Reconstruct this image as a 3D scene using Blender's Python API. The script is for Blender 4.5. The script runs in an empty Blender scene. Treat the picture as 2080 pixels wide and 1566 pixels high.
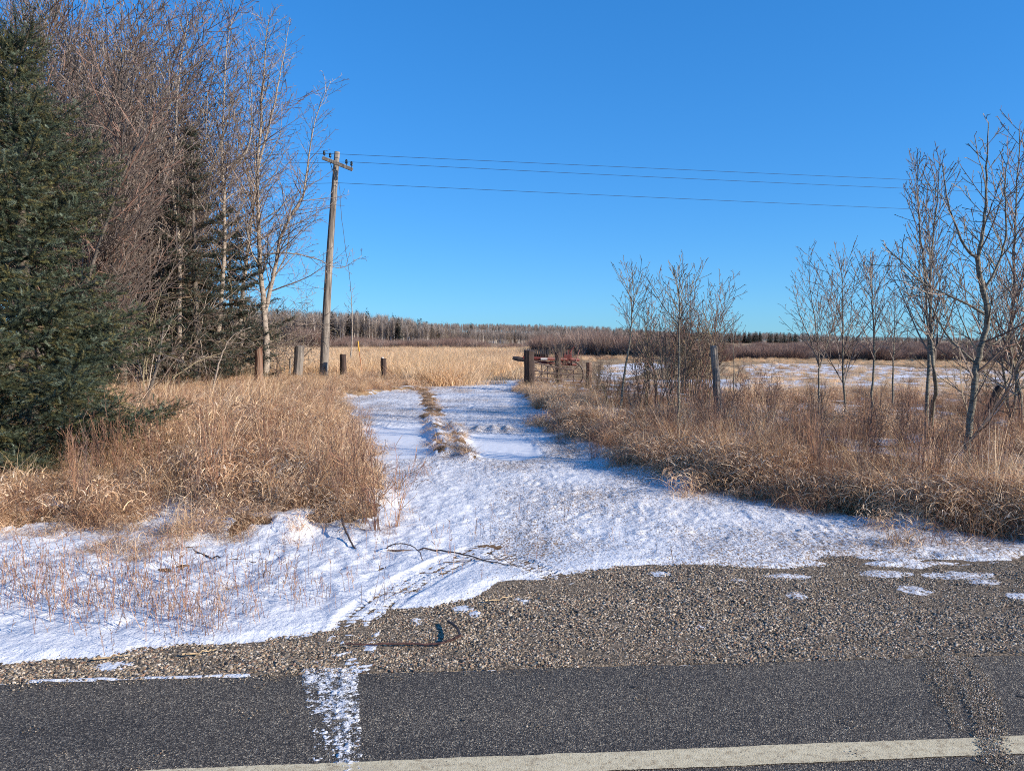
import bpy, math, random
import numpy as np
from mathutils import Vector
S = bpy.context.scene
COL = S.collection
# ------------------------------------------------------------------ camera, sky, sun
F, HC, PITCH = 1571.0, 1.65, math.atan(92 / 1571.0)
cam = bpy.data.objects.new('camera', bpy.data.cameras.new('camera'))
COL.objects.link(cam); S.camera = cam
cam.location = (0, 0, HC); cam.rotation_euler = (math.pi / 2 - PITCH, 0, 0)
cam.data.sensor_width = 36; cam.data.lens = 36 * F / 2080
cam.data.clip_start = 0.05; cam.data.clip_end = 8000
SUN_DIR = Vector((0.92, -0.39, 0)).normalized(); ELEV = math.radians(23)
w = bpy.data.worlds.new('World'); S.world = w; w.use_nodes = True
nt = w.node_tree; bg = nt.nodes['Background']
sky = nt.nodes.new('ShaderNodeTexSky'); sky.sky_type = 'NISHITA'; sky.sun_disc = False
sky.sun_elevation = ELEV; sky.sun_rotation = math.atan2(SUN_DIR.x, SUN_DIR.y)
sky.air_density = 1.0; sky.dust_density = 0.0; sky.ozone_density = 5.0; sky.altitude = 300
hs = nt.nodes.new('ShaderNodeHueSaturation'); hs.inputs['Saturation'].default_value = 1.22; hs.inputs['Value'].default_value = 1.0
ga = nt.nodes.new('ShaderNodeGamma'); ga.inputs[1].default_value = .62
tn = nt.nodes.new('ShaderNodeMix'); tn.data_type = 'RGBA'; tn.blend_type = 'MULTIPLY'; tn.inputs[0].default_value = 1; tn.inputs[7].default_value = (.475, 1.0, 1.56, 1)
nt.links.new(sky.outputs[0], hs.inputs['Color']); nt.links.new(hs.outputs[0], ga.inputs[0]); nt.links.new(ga.outputs[0], tn.inputs[6]); nt.links.new(tn.outputs[2], bg.inputs[0]); bg.inputs[1].default_value = 0.145
sl = bpy.data.lights.new('sun', 'SUN'); sl.energy = 4.6; sl.angle = math.radians(0.5); sl.color = (1, 0.90, 0.77)
so = bpy.data.objects.new('sun', sl); COL.objects.link(so)
sd3 = Vector((SUN_DIR.x * math.cos(ELEV), SUN_DIR.y * math.cos(ELEV), math.sin(ELEV)))
so.rotation_euler = sd3.to_track_quat('Z', 'Y').to_euler(); so.location = (20, -10, 20)
S.view_settings.view_transform = 'Standard'; S.view_settings.look = 'None'
S.view_settings.gamma = 1; S.view_settings.use_curve_mapping = False; S.view_settings.exposure = 0.6
S.cycles.max_bounces = 5; S.cycles.diffuse_bounces = 3; S.cycles.use_denoising = False
S.cycles.filter_width = 1.0

# ------------------------------------------------------------------ projection helpers (photo pixel -> ground / depth)
cP, sP = math.cos(PITCH), math.sin(PITCH)
def ray(px, py):
    u, v = (px - 1040) / F, (783 - py) / F
    return u, cP + v * sP, -sP + v * cP
def gp(px, py, z=0.0):
    x, y, d = ray(px, py); t = (z - HC) / d
    return (x * t, y * t)
def at(px, py, Y):
    x, y, d = ray(px, py); t = Y / y
    return (x * t, Y, HC + d * t)
def gpl(pts): return np.array([gp(*p) for p in pts])

# ------------------------------------------------------------------ numpy noise and distance
def _h(ix, iy, s):
    n = (ix.astype(np.int64) * 374761393 + iy.astype(np.int64) * 668265263 + s * 1442695041) & 0x7fffffff
    n = ((n ^ (n >> 13)) * 1274126177) & 0x7fffffff
    n = ((n ^ (n >> 16)) * 1103515245) & 0x7fffffff
    return (n & 0xffffff) / float(0xffffff)
def vn(x, y, s=0):
    x0, y0 = np.floor(x), np.floor(y); fx, fy = x - x0, y - y0
    fx = fx * fx * (3 - 2 * fx); fy = fy * fy * (3 - 2 * fy)
    a, b, c, d = _h(x0, y0, s), _h(x0 + 1, y0, s), _h(x0, y0 + 1, s), _h(x0 + 1, y0 + 1, s)
    return (a * (1 - fx) + b * fx) * (1 - fy) + (c * (1 - fx) + d * fx) * fy
def fbm(x, y, s=0, o=4):
    x = np.asarray(x, float); y = np.asarray(y, float)
    t = 0; a = 0.5; n = 0
    for k in range(o):
        t = t + a * (vn(x, y, s + k * 17) - .5) * 2; n += a; a *= .5; x = x * 2.03 + 7.1; y = y * 2.03 + 3.7
    return t / n
def sst(a, b, x):
    t = np.clip((x - a) / (b - a), 0, 1); return t * t * (3 - 2 * t)
def dseg(X, Y, P, closed=False):
    """distance to polyline, and arc length of the nearest point, signed side"""
    best = np.full(X.shape, 1e9); arc = np.zeros(X.shape); side = np.zeros(X.shape); acc = 0
    n = len(P); rng = range(n if closed else n - 1)
    for i in rng:
        ax, ay = P[i]; bx, by = P[(i + 1) % n]
        dx, dy = bx - ax, by - ay; L2 = dx * dx + dy * dy + 1e-12; L = math.sqrt(L2)
        t = np.clip(((X - ax) * dx + (Y - ay) * dy) / L2, 0, 1)
        ex, ey = X - ax - t * dx, Y - ay - t * dy; d = np.sqrt(ex * ex + ey * ey)
        m = d < best
        best = np.where(m, d, best); arc = np.where(m, acc + t * L, arc)
        side = np.where(m, np.sign(dx * ey - dy * ex), side); acc += L
    return best, arc, side
def inside(X, Y, P):
    r = np.zeros(X.shape, bool); n = len(P)
    for i in range(n):
        ax, ay = P[i]; bx, by = P[(i + 1) % n]
        if ay == by: continue
        c = ((ay > Y) != (by > Y)) & (X < (bx - ax) * (Y - ay) / (by - ay) + ax); r ^= c
    return r
def sd(X, Y, P):
    X = np.asarray(X, float); Y = np.asarray(Y, float)
    d, _, _ = dseg(X, Y, P, True)
    return np.where(inside(X, Y, P), d, -d)

# ------------------------------------------------------------------ regions, read on the ground
SNOW_FRONT = [(-500, 1410), (0, 1350), (130, 1332), (300, 1322), (480, 1306), (600, 1292), (690, 1280), (730, 1272), (800, 1242), (880, 1236), (960, 1215), (1010, 1188), (1110, 1178),
              (1200, 1162), (1280, 1150), (1450, 1148), (1600, 1156), (1750, 1146), (1900, 1150), (2080, 1146), (2700, 1146)]
P_SNOW = np.array([tuple(gp(*p)) for p in SNOW_FRONT] + [(60, 60), (-60, 60)])
P_LEFT = np.array([tuple(gp(*p)) for p in [(-600, 1120), (-100, 1105), (60, 1070), (190, 1075), (250, 1045), (360, 1040), (350, 1095), (440, 1108), (560, 1102), (640, 1072), (760, 1070),
                   (790, 1030), (740, 960), (722, 900), (705, 840), (690, 815), (760, 800), (850, 790), (850, 779)]] + [(-3.5, 34), (-40, 34), (-40, 9)])
P_RIGHT = np.array([tuple(gp(*p)) for p in [(1046, 800), (1085, 828), (1110, 858), (1200, 893), (1270, 915), (1330, 962), (1500, 1000), (1600, 1015), (1700, 1040), (1800, 1062), (1850, 1080),
                    (2000, 1085), (2080, 1095), (2500, 1120), (3200, 1120), (3200, 815), (2080, 812), (1480, 806), (1420, 790), (1180, 778), (1060, 774)]])
P_PUD1 = gpl([(722, 872), (800, 868), (870, 866), (893, 900), (905, 925), (850, 932), (745, 935), (715, 905)])
P_PUD2 = gpl([(938, 884), (1000, 882), (1050, 884), (1085, 905), (1100, 925), (1060, 936), (980, 932), (948, 912)])
RIDGE1 = gpl([(872, 846), (882, 870), (890, 900), (898, 925)])
RIDGE2 = gpl([(925, 868), (930, 890), (940, 918), (955, 935)])
MEDIAN = gpl([(862, 790), (872, 815), (880, 845)])
HOLES = [gp(*p) for p in [(972, 874), (1002, 874), (1030, 874), (915, 873)]]
TRACK1 = gpl([(690, 1390), (702, 1340), (712, 1300), (735, 1258), (790, 1215), (860, 1172), (930, 1138), (990, 1112)])
TRACK2 = gpl([(1005, 1122), (1045, 1138), (1090, 1158), (1140, 1180)])
BANK = gpl([(1130, 845), (1160, 885), (1230, 925), (1300, 962), (1420, 985)])
A0, A1 = gp(-100, 1391.5), gp(2080, 1330)          # asphalt edge line
rd = np.array(A1) - np.array(A0); rd /= np.linalg.norm(rd); rn = np.array([-rd[1], rd[0]])
def road_s(x, y): return (x - A0[0]) * rn[0] + (y - A0[1]) * rn[1]   # metres beyond the asphalt edge

def grass_cover(x, y):
    """0..1 how much tall grass grows here"""
    wx = x + .34 * fbm(x * 1.3, y * 1.1, 5, 4); wy = y + .5 * fbm(x * 1.3, y * 1.1, 9, 4)
    a = sst(-.15, .25, sd(wx, wy, P_LEFT)); b = sst(-.15, .3, sd(wx, wy, P_RIGHT))
    return np.maximum(a, b)
def grass_gap(x, y):
    """below zero where the tall grass leaves an opening of snow"""
    g = fbm(x * 1.3, y * .9, 71, 3) + .40
    for px, py, rx, ry in OPEN:
        cx, cy = gp(px, py); q = np.sqrt(((x - cx) / rx) ** 2 + ((y - cy) / ry) ** 2) - 1 + .45 * fbm(x * 2.4, y * 2.0, 77, 3); g = np.minimum(g, q * .35)
    return g
OPEN = [(285, 1078, .42, .42), (475, 918, .22, .45), (655, 885, .28, .7), (650, 832, .4, 1.1), (440, 796, 1.4, 1.2), (700, 960, .12, .3), (240, 1000, .2, .2), (1215, 860, 1.5, 1.6), (1420, 882, .3, .5), (1900, 985, .6, .5), (1830, 915, .8, .8), (1985, 1035, .7, .4),
        (1500, 930, .2, .4), (1680, 900, .25, .4), (1350, 850, .5, .5), (2050, 985, .3, .3), (1560, 860, .5, .5)]
def terrain(x, y, fine=True):
    x = np.asarray(x, float); y = np.asarray(y, float)
    g = grass_cover(x, y)
    off = sst(0.1, 1.2, road_s(x, y))
    h = .05 * fbm(x * .35, y * .35, 2) * off * sst(60, 30, y) + .012 * fbm(x * 3, y * 3, 3) * off * sst(40, 20, y)
    h = h + g * (.05 + .10 * (fbm(x * .9, y * .9, 4) * .5 + .5))
    pu = np.maximum(sd(x, y, P_PUD1), sd(x, y, P_PUD2))
    pm = sst(-.12, .18, pu); h = h * (1 - pm) - .035 * pm
    for R, a in ((RIDGE1, .10), (RIDGE2, .085), (MEDIAN, .04)):
        d, _, _ = dseg(x, y, R); h = h + a * np.exp(-(d / .16) ** 2) * (1 + .5 * fbm(x * 6, y * 4, 12))
    for hx, hy in HOLES:
        h = h + .07 * np.exp(-(((x - hx) / .09) ** 2 + ((y - hy) / .3) ** 2))
    d, _, _ = dseg(x, y, BANK); h = h + .07 * np.exp(-(d / .3) ** 2) * (1 + .6 * fbm(x * 3, y * 3, 14))
    # low rise of land far off
    h = h + 15 * sst(170, -60, x * 1200 / np.maximum(y, 300)) * sst(750, 1250, y) * (1 + .1 * np.sin(x * .01))
    return h
def zt(x, y): return float(terrain(np.array([x]), np.array([y]))[0])
def snow_amt(x, y):
    """snow depth, negative where the ground is bare"""
    g = grass_cover(x, y)
    s = sd(x + .06 * fbm(x * 5, y * 5, 31), y + .12 * fbm(x * 2.5, y * 6, 33), P_SNOW)
    a = np.clip(s * .22, -.03, .024)
    lum = fbm(x * 4.2, y * 3.3, 41, 3); fin = fbm(x * 16, y * 11, 43, 2)
    left = sst(.3, -1.2, x) * sst(9.5, 7.0, y)
    pm = sst(-.05, .12, np.maximum(sd(x, y, P_PUD1), sd(x, y, P_PUD2)))
    amp = (.006 + .022 * left) * (1 - pm) * sst(0.0, .5, s)
    a = a + amp * lum + .030 * left * sst(.05, .5, s) * (.35 - np.abs(fbm(x * 5.5, y * 4.5, 45, 3))) * (1 - pm) + (1 - pm) * .006 * fin * sst(0, .4, s)
    # the drive: a thin skin of snow with dead grass coming through
    drive = (1 - left) * (1 - pm) * sst(.1, 1.0, s)
    a = a - drive * .017 * sst(.25, .8, fbm(x * 3.5, y * 2.2, 51, 4) * .5 + .5 + .22 * fbm(x * 22, y * 13, 52, 2)) * 1.1
    # the shoulder side is scuffed at the right
    a = a - .03 * sst(1.2, 2.6, x) * sst(.55, .05, s) * sst(-.1, .3, fbm(x * 2.0, y * 7, 61, 3))
    a = a - g * (.010 + .055 * sst(.06, .26, grass_gap(x, y)) * sst(-.05, .2, fbm(x * 2.6, y * 2.2, 79, 3) + .06))
    a = a - .03 * np.exp(-(dseg(x, y, MEDIAN)[0] / .22) ** 2) * (1 + fbm(x * 5, y * 3, 77))
    for R in (RIDGE1, RIDGE2):
        a = a - .05 * np.exp(-(dseg(x, y, R)[0] / .14) ** 2) * sst(-.2, .5, fbm(x * 8, y * 4, 78))
    for T, wd in ((TRACK1, .16), (TRACK2, .11)):
        d, arc, side = dseg(x, y, T); lat = d * side; a = np.where(a > 0, a * (1 - .55 * np.exp(-(d / .32) ** 2)), a)
        m = sst(wd, wd * .85, d)
        lug = .5 + .5 * np.sin(arc * 2 * math.pi / .052 + np.sign(lat) * 1.5 + lat * 24) * (1 + .5 * fbm(x * 25, y * 25, 88, 2))
        rib = np.abs(np.sin(lat / wd * math.pi * 2)) < .35
        wob = .7 + .6 * fbm(x * 7, y * 7, 89, 2); inn = m * sst(-.02, .08, s); a = a - inn * np.maximum(a, 0) * .72 + inn * (.017 * lug * (1 - .8 * rib) * wob - .005 + .006 * fbm(x * 40, y * 40, 87, 2))
        on = m * (1 - sst(-.02, .08, s)) * (road_s(x, y) > 0); a = np.where(on > .3, .008 * lug * wob - .0065 + .015 * fbm(x * 26, y * 20, 86, 3), a)
        a = a + .005 * np.exp(-((d - wd * 1.1) / .02) ** 2) * (s > .0) * (1 + 1.2 * fbm(x * 20, y * 20, 90))
    # loose crusts lying on the gravel
    for px, py, rx, ry in ((1858, 1195, .13, .05), (1618, 1209, .09, .035), (2075, 1210, .12, .04), (1500, 1179, .08, .02), (1950, 1166, .35, .04), (1800, 1163, .25, .035), (1420, 1272, .05, .02),
                           (965, 1249, .05, .025), (845, 1264, .05, .025), (940, 1238, .09, .03), (1340, 1165, .12, .03), (2000, 1180, .15, .03), (1600, 1170, .22, .03), (230, 1352, .13, .03), (1060, 1222, .08, .03)):
        cx, cy = gp(px, py); q = ((x - cx) / rx) ** 2 + ((y - cy) / (ry * 3)) ** 2
        a = np.maximum(a, (.014 * np.exp(-q) - .008) * (1 + .9 * fbm(x * 30, y * 30, 95)))
    return a
def ice_strip(x, y):
    s = road_s(x, y)
    e = (.010 * np.exp(-((s - .02) / .02) ** 2) - .005) * 1.0
    xs, xe = gp(60, 1380)[0], gp(520, 1362)[0]
    return e + .006 * fbm(x * 9, y * 30, 99) - .02 * (1 - ((x > xs) & (x < xe)))

# ------------------------------------------------------------------ materials
def new_mat(name):
    m = bpy.data.materials.new(name); m.use_nodes = True; n = m.node_tree
    return m, n, n.nodes['Principled BSDF']
def N(n, t, **k):
    x = n.nodes.new(t)
    for a, b in k.items():
        if a in x.inputs: x.inputs[a].default_value = b
        else: setattr(x, a, b)
    return x
def ramp(n, fac, stops):
    r = n.nodes.new('ShaderNodeValToRGB'); e = r.color_ramp.elements
    while len(e) < len(stops): e.new(.5)
    for q, (p, c) in zip(e, stops): q.position = p; q.color = (*c, 1) if len(c) == 3 else c
    n.links.new(fac, r.inputs[0]); return r.outputs[0]
def mixc(n, f, a, b, mode='MIX'):
    m = n.nodes.new('ShaderNodeMix'); m.data_type = 'RGBA'; m.blend_type = mode
    for i, v in ((0, f), (6, a), (7, b)):
        if hasattr(v, 'links'): n.links.new(v, m.inputs[i])
        elif isinstance(v, (int, float)): m.inputs[i].default_value = v
        else: m.inputs[i].default_value = (*v, 1)
    return m.outputs[2]
def tex(n, kind, scale, vec=None, stretch=None, coord='Object', **k):
    t = N(n, 'ShaderNodeTex' + kind, **k); t.inputs['Scale'].default_value = scale
    if vec is None:
        tc = n.nodes.new('ShaderNodeTexCoord'); vec = tc.outputs[coord]
    if stretch:
        mp = n.nodes.new('ShaderNodeMapping'); mp.inputs['Scale'].default_value = stretch; n.links.new(vec, mp.inputs[0]); vec = mp.outputs[0]
    n.links.new(vec, t.inputs['Vector']); return t
def bump(n, b, h, dist, strength=1.0):
    x = N(n, 'ShaderNodeBump'); x.inputs['Distance'].default_value = dist; x.inputs['Strength'].default_value = strength
    n.links.new(h, x.inputs['Height']); n.links.new(x.outputs[0], b.inputs['Normal'])
def attr_mat(name, gain=1.0, rough=.8, rnd=.25, trans=0.0, spec=.2):
    """colour from the mesh's own 'Col', varied a little from one copy to the next"""
    m, n, b = new_mat(name); a = N(n, 'ShaderNodeAttribute', attribute_name='Col'); oi = n.nodes.new('ShaderNodeObjectInfo')
    v = N(n, 'ShaderNodeMapRange'); v.inputs['To Min'].default_value = gain * (1 - rnd); v.inputs['To Max'].default_value = gain * (1 + rnd)
    n.links.new(oi.outputs['Random'], v.inputs['Value'])
    h = n.nodes.new('ShaderNodeHueSaturation'); n.links.new(a.outputs['Color'], h.inputs['Color']); n.links.new(v.outputs[0], h.inputs['Value'])
    n.links.new(h.outputs[0], b.inputs['Base Color']); b.inputs['Roughness'].default_value = rough; b.inputs['Specular IOR Level'].default_value = spec
    if trans > 0:
        t = n.nodes.new('ShaderNodeBsdfTranslucent'); n.links.new(h.outputs[0], t.inputs[0])
        mx = n.nodes.new('ShaderNodeMixShader'); mx.inputs[0].default_value = trans
        n.links.new(b.outputs[0], mx.inputs[1]); n.links.new(t.outputs[0], mx.inputs[2]); n.links.new(mx.outputs[0], n.nodes['Material Output'].inputs[0])
    return m
M_GRASS = attr_mat('dry_grass', 1.12, .7, .33, .25)
M_TWIG = attr_mat('twigs', 1.0, .75, .18)
M_NEEDLE = attr_mat('needles', 1.0, .65, .12, .1)
M_STONE = attr_mat('stones', 1.0, .7, .15)
M_FAR = attr_mat('far_trees', 1.0, .9, .22)
def bark_mat(name, pale, dark, scale=7, amt=.55, lowdark=0):
    m, n, b = new_mat(name)
    t = tex(n, 'Noise', scale, stretch=(1, 1, 5), Detail=4, Roughness=.7)
    t2 = tex(n, 'Noise', scale * 5, stretch=(1, 1, 2), Detail=3)
    c = ramp(n, t.outputs[0], [(amt - .14, dark), (amt - .02, tuple(.5 * (p + d) for p, d in zip(pale, dark))), (amt + .06, pale)])
    c = mixc(n, .35, c, ramp(n, t2.outputs[0], [(.35, dark), (.65, pale)]))
    n.links.new(c, b.inputs['Base Color']); b.inputs['Roughness'].default_value = .85; bump(n, b, t2.outputs[0], .006)
    return m
M_BIRCH = bark_mat('birch_bark', (.44, .36, .28), (.055, .040, .034), 5, .45)
M_ASPEN = bark_mat('aspen_bark', (.27, .235, .17), (.035, .027, .022), 9, .50)
M_GREYBARK = bark_mat('grey_bark', (.20, .165, .13), (.05, .037, .03), 9, .5)
def wood_mat(name, a, b_, c_, scale=14):
    m, n, b = new_mat(name)
    t = tex(n, 'Noise', scale, stretch=(1, 1, .06), Detail=6, Roughness=.7); t2 = tex(n, 'Noise', 3, stretch=(1, 1, .4), Detail=3)
    c = ramp(n, t.outputs[0], [(.35, a), (.5, b_), (.66, c_)]); c = mixc(n, .45, c, ramp(n, t2.outputs[0], [(.35, a), (.65, c_)]), 'MULTIPLY')
    c = mixc(n, .45, c, ramp(n, t.outputs[0], [(.35, a), (.5, b_), (.66, c_)]))
    n.links.new(c, b.inputs['Base Color']); b.inputs['Roughness'].default_value = .85; bump(n, b, t.outputs[0], .02)
    return m
M_POLE = wood_mat('weathered_pole', (.09, .07, .06), (.27, .23, .19), (.50, .44, .37))
M_POST_D = wood_mat('dark_post', (.018, .012, .010), (.055, .033, .025), (.13, .08, .06))
M_POST_R = wood_mat('rusty_post', (.06, .03, .02), (.22, .10, .055), (.36, .27, .2), 9)
M_POST_G = wood_mat('grey_post', (.08, .065, .055), (.22, .19, .16), (.40, .35, .30))
def flat(name, c, c2=None, scale=20, rough=.6, metal=0):
    m, n, b = new_mat(name); t = tex(n, 'Noise', scale, Detail=4)
    n.links.new(ramp(n, t.outputs[0], [(.35, c), (.65, c2 or tuple(x * .6 for x in c))]), b.inputs['Base Color'])
    b.inputs['Roughness'].default_value = rough; b.inputs['Metallic'].default_value = metal; return m
M_RED = flat('rusty_red_paint', (.21, .036, .024), (.08, .022, .016)); M_STEEL = flat('dark_steel', (.045, .03, .026), (.02, .016, .015))
M_WIRE = flat('wire', (.03, .03, .035)); M_GLASS = flat('insulator_glass', (.02, .03, .035), (.01, .015, .02), rough=.2)
M_YEL = flat('yellow_plastic', (.75, .42, .03), (.6, .3, .03)); M_RUSTROD = flat('orange_rod', (.42, .13, .035), (.25, .09, .03))
M_WHITE = flat('white_paint', (.75, .72, .68), (.6, .55, .5)); M_GALV = flat('rusty_pipe', (.10, .06, .045), (.05, .03, .025))

# snow
M_SNOW, n, b = new_mat('snow')
geo = n.nodes.new('ShaderNodeNewGeometry')
t1 = tex(n, 'Noise', 26, vec=geo.outputs['Position'], Detail=5, Roughness=.65); t2 = tex(n, 'Noise', 5, vec=geo.outputs['Position'], Detail=4)
sp = tex(n, 'Noise', 60, vec=geo.outputs['Position'], stretch=(1, .55, 1), Detail=3, Roughness=.75)
la = N(n, 'ShaderNodeAttribute', attribute_name='litter')
ad = N(n, 'ShaderNodeMath', operation='ADD'); n.links.new(sp.outputs[0], ad.inputs[0]); n.links.new(la.outputs['Fac'], ad.inputs[1])
c = mixc(n, ramp(n, ad.outputs[0], [(.62, (0, 0, 0)), (.74, (1, 1, 1))]), (.735, .74, .755), (.25, .17, .105))
n.links.new(c, b.inputs['Base Color']); b.inputs['Roughness'].default_value = .55; b.inputs['Specular IOR Level'].default_value = .25
mh = N(n, 'ShaderNodeMath', operation='MULTIPLY_ADD'); n.links.new(t2.outputs[0], mh.inputs[0]); mh.inputs[1].default_value = 1.5; n.links.new(t1.outputs[0], mh.inputs[2])
ro = N(n, 'ShaderNodeAttribute', attribute_name='rough'); mm = N(n, 'ShaderNodeMath', operation='MULTIPLY'); n.links.new(mh.outputs[0], mm.inputs[0]); n.links.new(ro.outputs['Fac'], mm.inputs[1])
bump(n, b, mm.outputs[0], .016)
M_FROST = M_SNOW.copy(); M_FROST.name = 'frost'; n = M_FROST.node_tree; b = n.nodes['Principled BSDF']
geo = n.nodes.new('ShaderNodeNewGeometry'); q1 = tex(n, 'Noise', 150, vec=geo.outputs['Position'], stretch=(1, .6, 1), Detail=4, Roughness=.7); q2 = tex(n, 'Noise', 22, vec=geo.outputs['Position'], Detail=3)
qa = N(n, 'ShaderNodeMath', operation='MULTIPLY_ADD'); n.links.new(q2.outputs[0], qa.inputs[0]); qa.inputs[1].default_value = 1.0; n.links.new(q1.outputs[0], qa.inputs[2])
n.links.new(ramp(n, qa.outputs[0], [(.88, (.0, .0, .0)), (1.06, (.36, .36, .36)), (1.25, (.85, .85, .85))]), b.inputs['Alpha'])
# ground: soil and litter / gravel bed / far fields of stubble with snow lying between
M_GROUND, n, b = new_mat('ground')
geo = n.nodes.new('ShaderNodeNewGeometry'); pos = geo.outputs['Position']
ns = tex(n, 'Noise', 18, vec=pos, Detail=6, Roughness=.75); nb = tex(n, 'Noise', .6, vec=pos, Detail=4)
lit = ramp(n, ns.outputs[0], [(.34, (.05, .03, .018)), (.5, (.17, .105, .06)), (.66, (.38, .26, .15))])
v = tex(n, 'Voronoi', 90, vec=pos); wn = n.nodes.new('ShaderNodeTexWhiteNoise'); n.links.new(v.outputs['Color'], wn.inputs['Vector'])
grv = ramp(n, wn.outputs['Value'], [(0, (.06, .047, .035)), (.4, (.15, .12, .088)), (.75, (.26, .20, .14)), (1, (.42, .34, .25))])
gm = N(n, 'ShaderNodeAttribute', attribute_name='gravel'); fm = N(n, 'ShaderNodeAttribute', attribute_name='field'); sm = N(n, 'ShaderNodeAttribute', attribute_name='fsnow')
fn = tex(n, 'Noise', .5, vec=pos, stretch=(1, .35, 1), Detail=8, Roughness=.72)
fld = ramp(n, fn.outputs[0], [(.32, (.18, .115, .06)), (.5, (.36, .24, .13)), (.66, (.50, .36, .21))])
fn2 = tex(n, 'Noise', 1.6, vec=pos, stretch=(.7, .45, 1), Detail=8, Roughness=.78)
sa = N(n, 'ShaderNodeMath', operation='ADD'); n.links.new(fn2.outputs[0], sa.inputs[0]); n.links.new(sm.outputs['Fac'], sa.inputs[1])
snm = ramp(n, sa.outputs[0], [(.98, (0, 0, 0)), (1.06, (1, 1, 1))])
c = mixc(n, gm.outputs['Fac'], lit, grv); c = mixc(n, fm.outputs['Fac'], c, fld); c = mixc(n, snm, c, (.80, .80, .83))
n.links.new(c, b.inputs['Base Color']); b.inputs['Roughness'].default_value = .9; b.inputs['Specular IOR Level'].default_value = .1
bump(n, b, ns.outputs[0], .03)
# asphalt
def asphalt_nodes(n, paint=None):
    geo = n.nodes.new('ShaderNodeNewGeometry'); pos = geo.outputs['Position']
    v = tex(n, 'Voronoi', 170, vec=pos); wn = n.nodes.new('ShaderNodeTexWhiteNoise'); n.links.new(v.outputs['Color'], wn.inputs['Vector'])
    c = ramp(n, wn.outputs['Value'], [(0, (.026, .022, .018)), (.45, (.080, .067, .053)), (.80, (.165, .14, .107)), (.94, (.29, .245, .18)), (1, (.48, .40, .28))])
    big = tex(n, 'Noise', 1.1, vec=pos, stretch=(.4, 1.3, 1), Detail=5)
    c = mixc(n, .8, c, ramp(n, big.outputs[0], [(.35, (.72, .72, .74)), (.65, (1.15, 1.12, 1.08))]), 'MULTIPLY')
    return c, v, pos
M_ASPH, n, b = new_mat('asphalt')
c, v, pos = asphalt_nodes(n); n.links.new(c, b.inputs['Base Color']); b.inputs['Roughness'].default_value = .75; b.inputs['Specular IOR Level'].default_value = .3
bump(n, b, v.outputs['Distance'], .004, .8)
M_LINE, n, b = new_mat('road_paint')
c, v, pos = asphalt_nodes(n)
pn = tex(n, 'Noise', 40, vec=pos, Detail=6, Roughness=.7); p2 = tex(n, 'Noise', 9, vec=pos, stretch=(.5, 2, 1), Detail=5, Roughness=.7)
pc = ramp(n, pn.outputs[0], [(.3, (.30, .22, .125)), (.48, (.58, .49, .31)), (.7, (.70, .60, .40))])
pc = mixc(n, ramp(n, p2.outputs[0], [(.52, (0, 0, 0)), (.75, (.6, .6, .6))]), pc, (.30, .23, .15))
wear = tex(n, 'Noise', 120, vec=pos, Detail=3)
c = mixc(n, ramp(n, wear.outputs[0], [(.30, (0, 0, 0)), (.36, (1, 1, 1))]), c, pc)
n.links.new(c, b.inputs['Base Color']); b.inputs['Roughness'].default_value = .8; bump(n, b, v.outputs['Distance'], .002, .5)

# ------------------------------------------------------------------ mesh helpers
def tag(o, label=None, cat=None, group=None, kind=None):
    if label: o['label'] = label
    if cat: o['category'] = cat
    if group: o['group'] = group
    if kind: o['kind'] = kind
    return o
def mesh(name, V, faces, mats, col=None, smooth=False, attrs=None, midx=None):
    V = np.asarray(V, np.float32); me = bpy.data.meshes.new(name)
    faces = [np.asarray(f, np.int32) for f in (faces if isinstance(faces, list) else [faces]) if len(f)]
    me.vertices.add(len(V)); me.vertices.foreach_set('co', V.ravel())
    nf = sum(len(f) for f in faces); nl = sum(f.size for f in faces)
    me.loops.add(nl); me.polygons.add(nf)
    me.loops.foreach_set('vertex_index', np.concatenate([f.ravel() for f in faces]))
    tot = np.concatenate([np.full(len(f), f.shape[1], np.int32) for f in faces]); st = np.concatenate([[0], np.cumsum(tot)[:-1]]).astype(np.int32)
    me.polygons.foreach_set('loop_start', st); me.polygons.foreach_set('loop_total', tot)
    me.polygons.foreach_set('use_smooth', np.full(nf, smooth))
    for m in (mats if isinstance(mats, (list, tuple)) else [mats]): me.materials.append(m)
    if midx is not None: me.polygons.foreach_set('material_index', np.asarray(midx, np.int32))
    if col is not None:
        c = np.ones((len(V), 4), np.float32); c[:, :3] = col
        a = me.color_attributes.new('Col', 'FLOAT_COLOR', 'POINT'); a.data.foreach_set('color', c.ravel())
    for k, v in (attrs or {}).items():
        a = me.attributes.new(k, 'FLOAT', 'POINT'); a.data.foreach_set('value', np.asarray(v, np.float32).ravel())
    me.update(calc_edges=True); return me
def link(name, me, parent=None, loc=None):
    o = bpy.data.objects.new(name, me); COL.objects.link(o)
    if parent is not None: o.parent = parent
    if loc is not None: o.location = loc
    return o
def empty(name, loc, rz=0, s=1):
    o = bpy.data.objects.new(name, None); COL.objects.link(o); o.location = loc; o.rotation_euler = (0, 0, rz); o.scale = (s, s, s) if isinstance(s, (int, float)) else s
    o.empty_display_size = .1; return o
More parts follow.
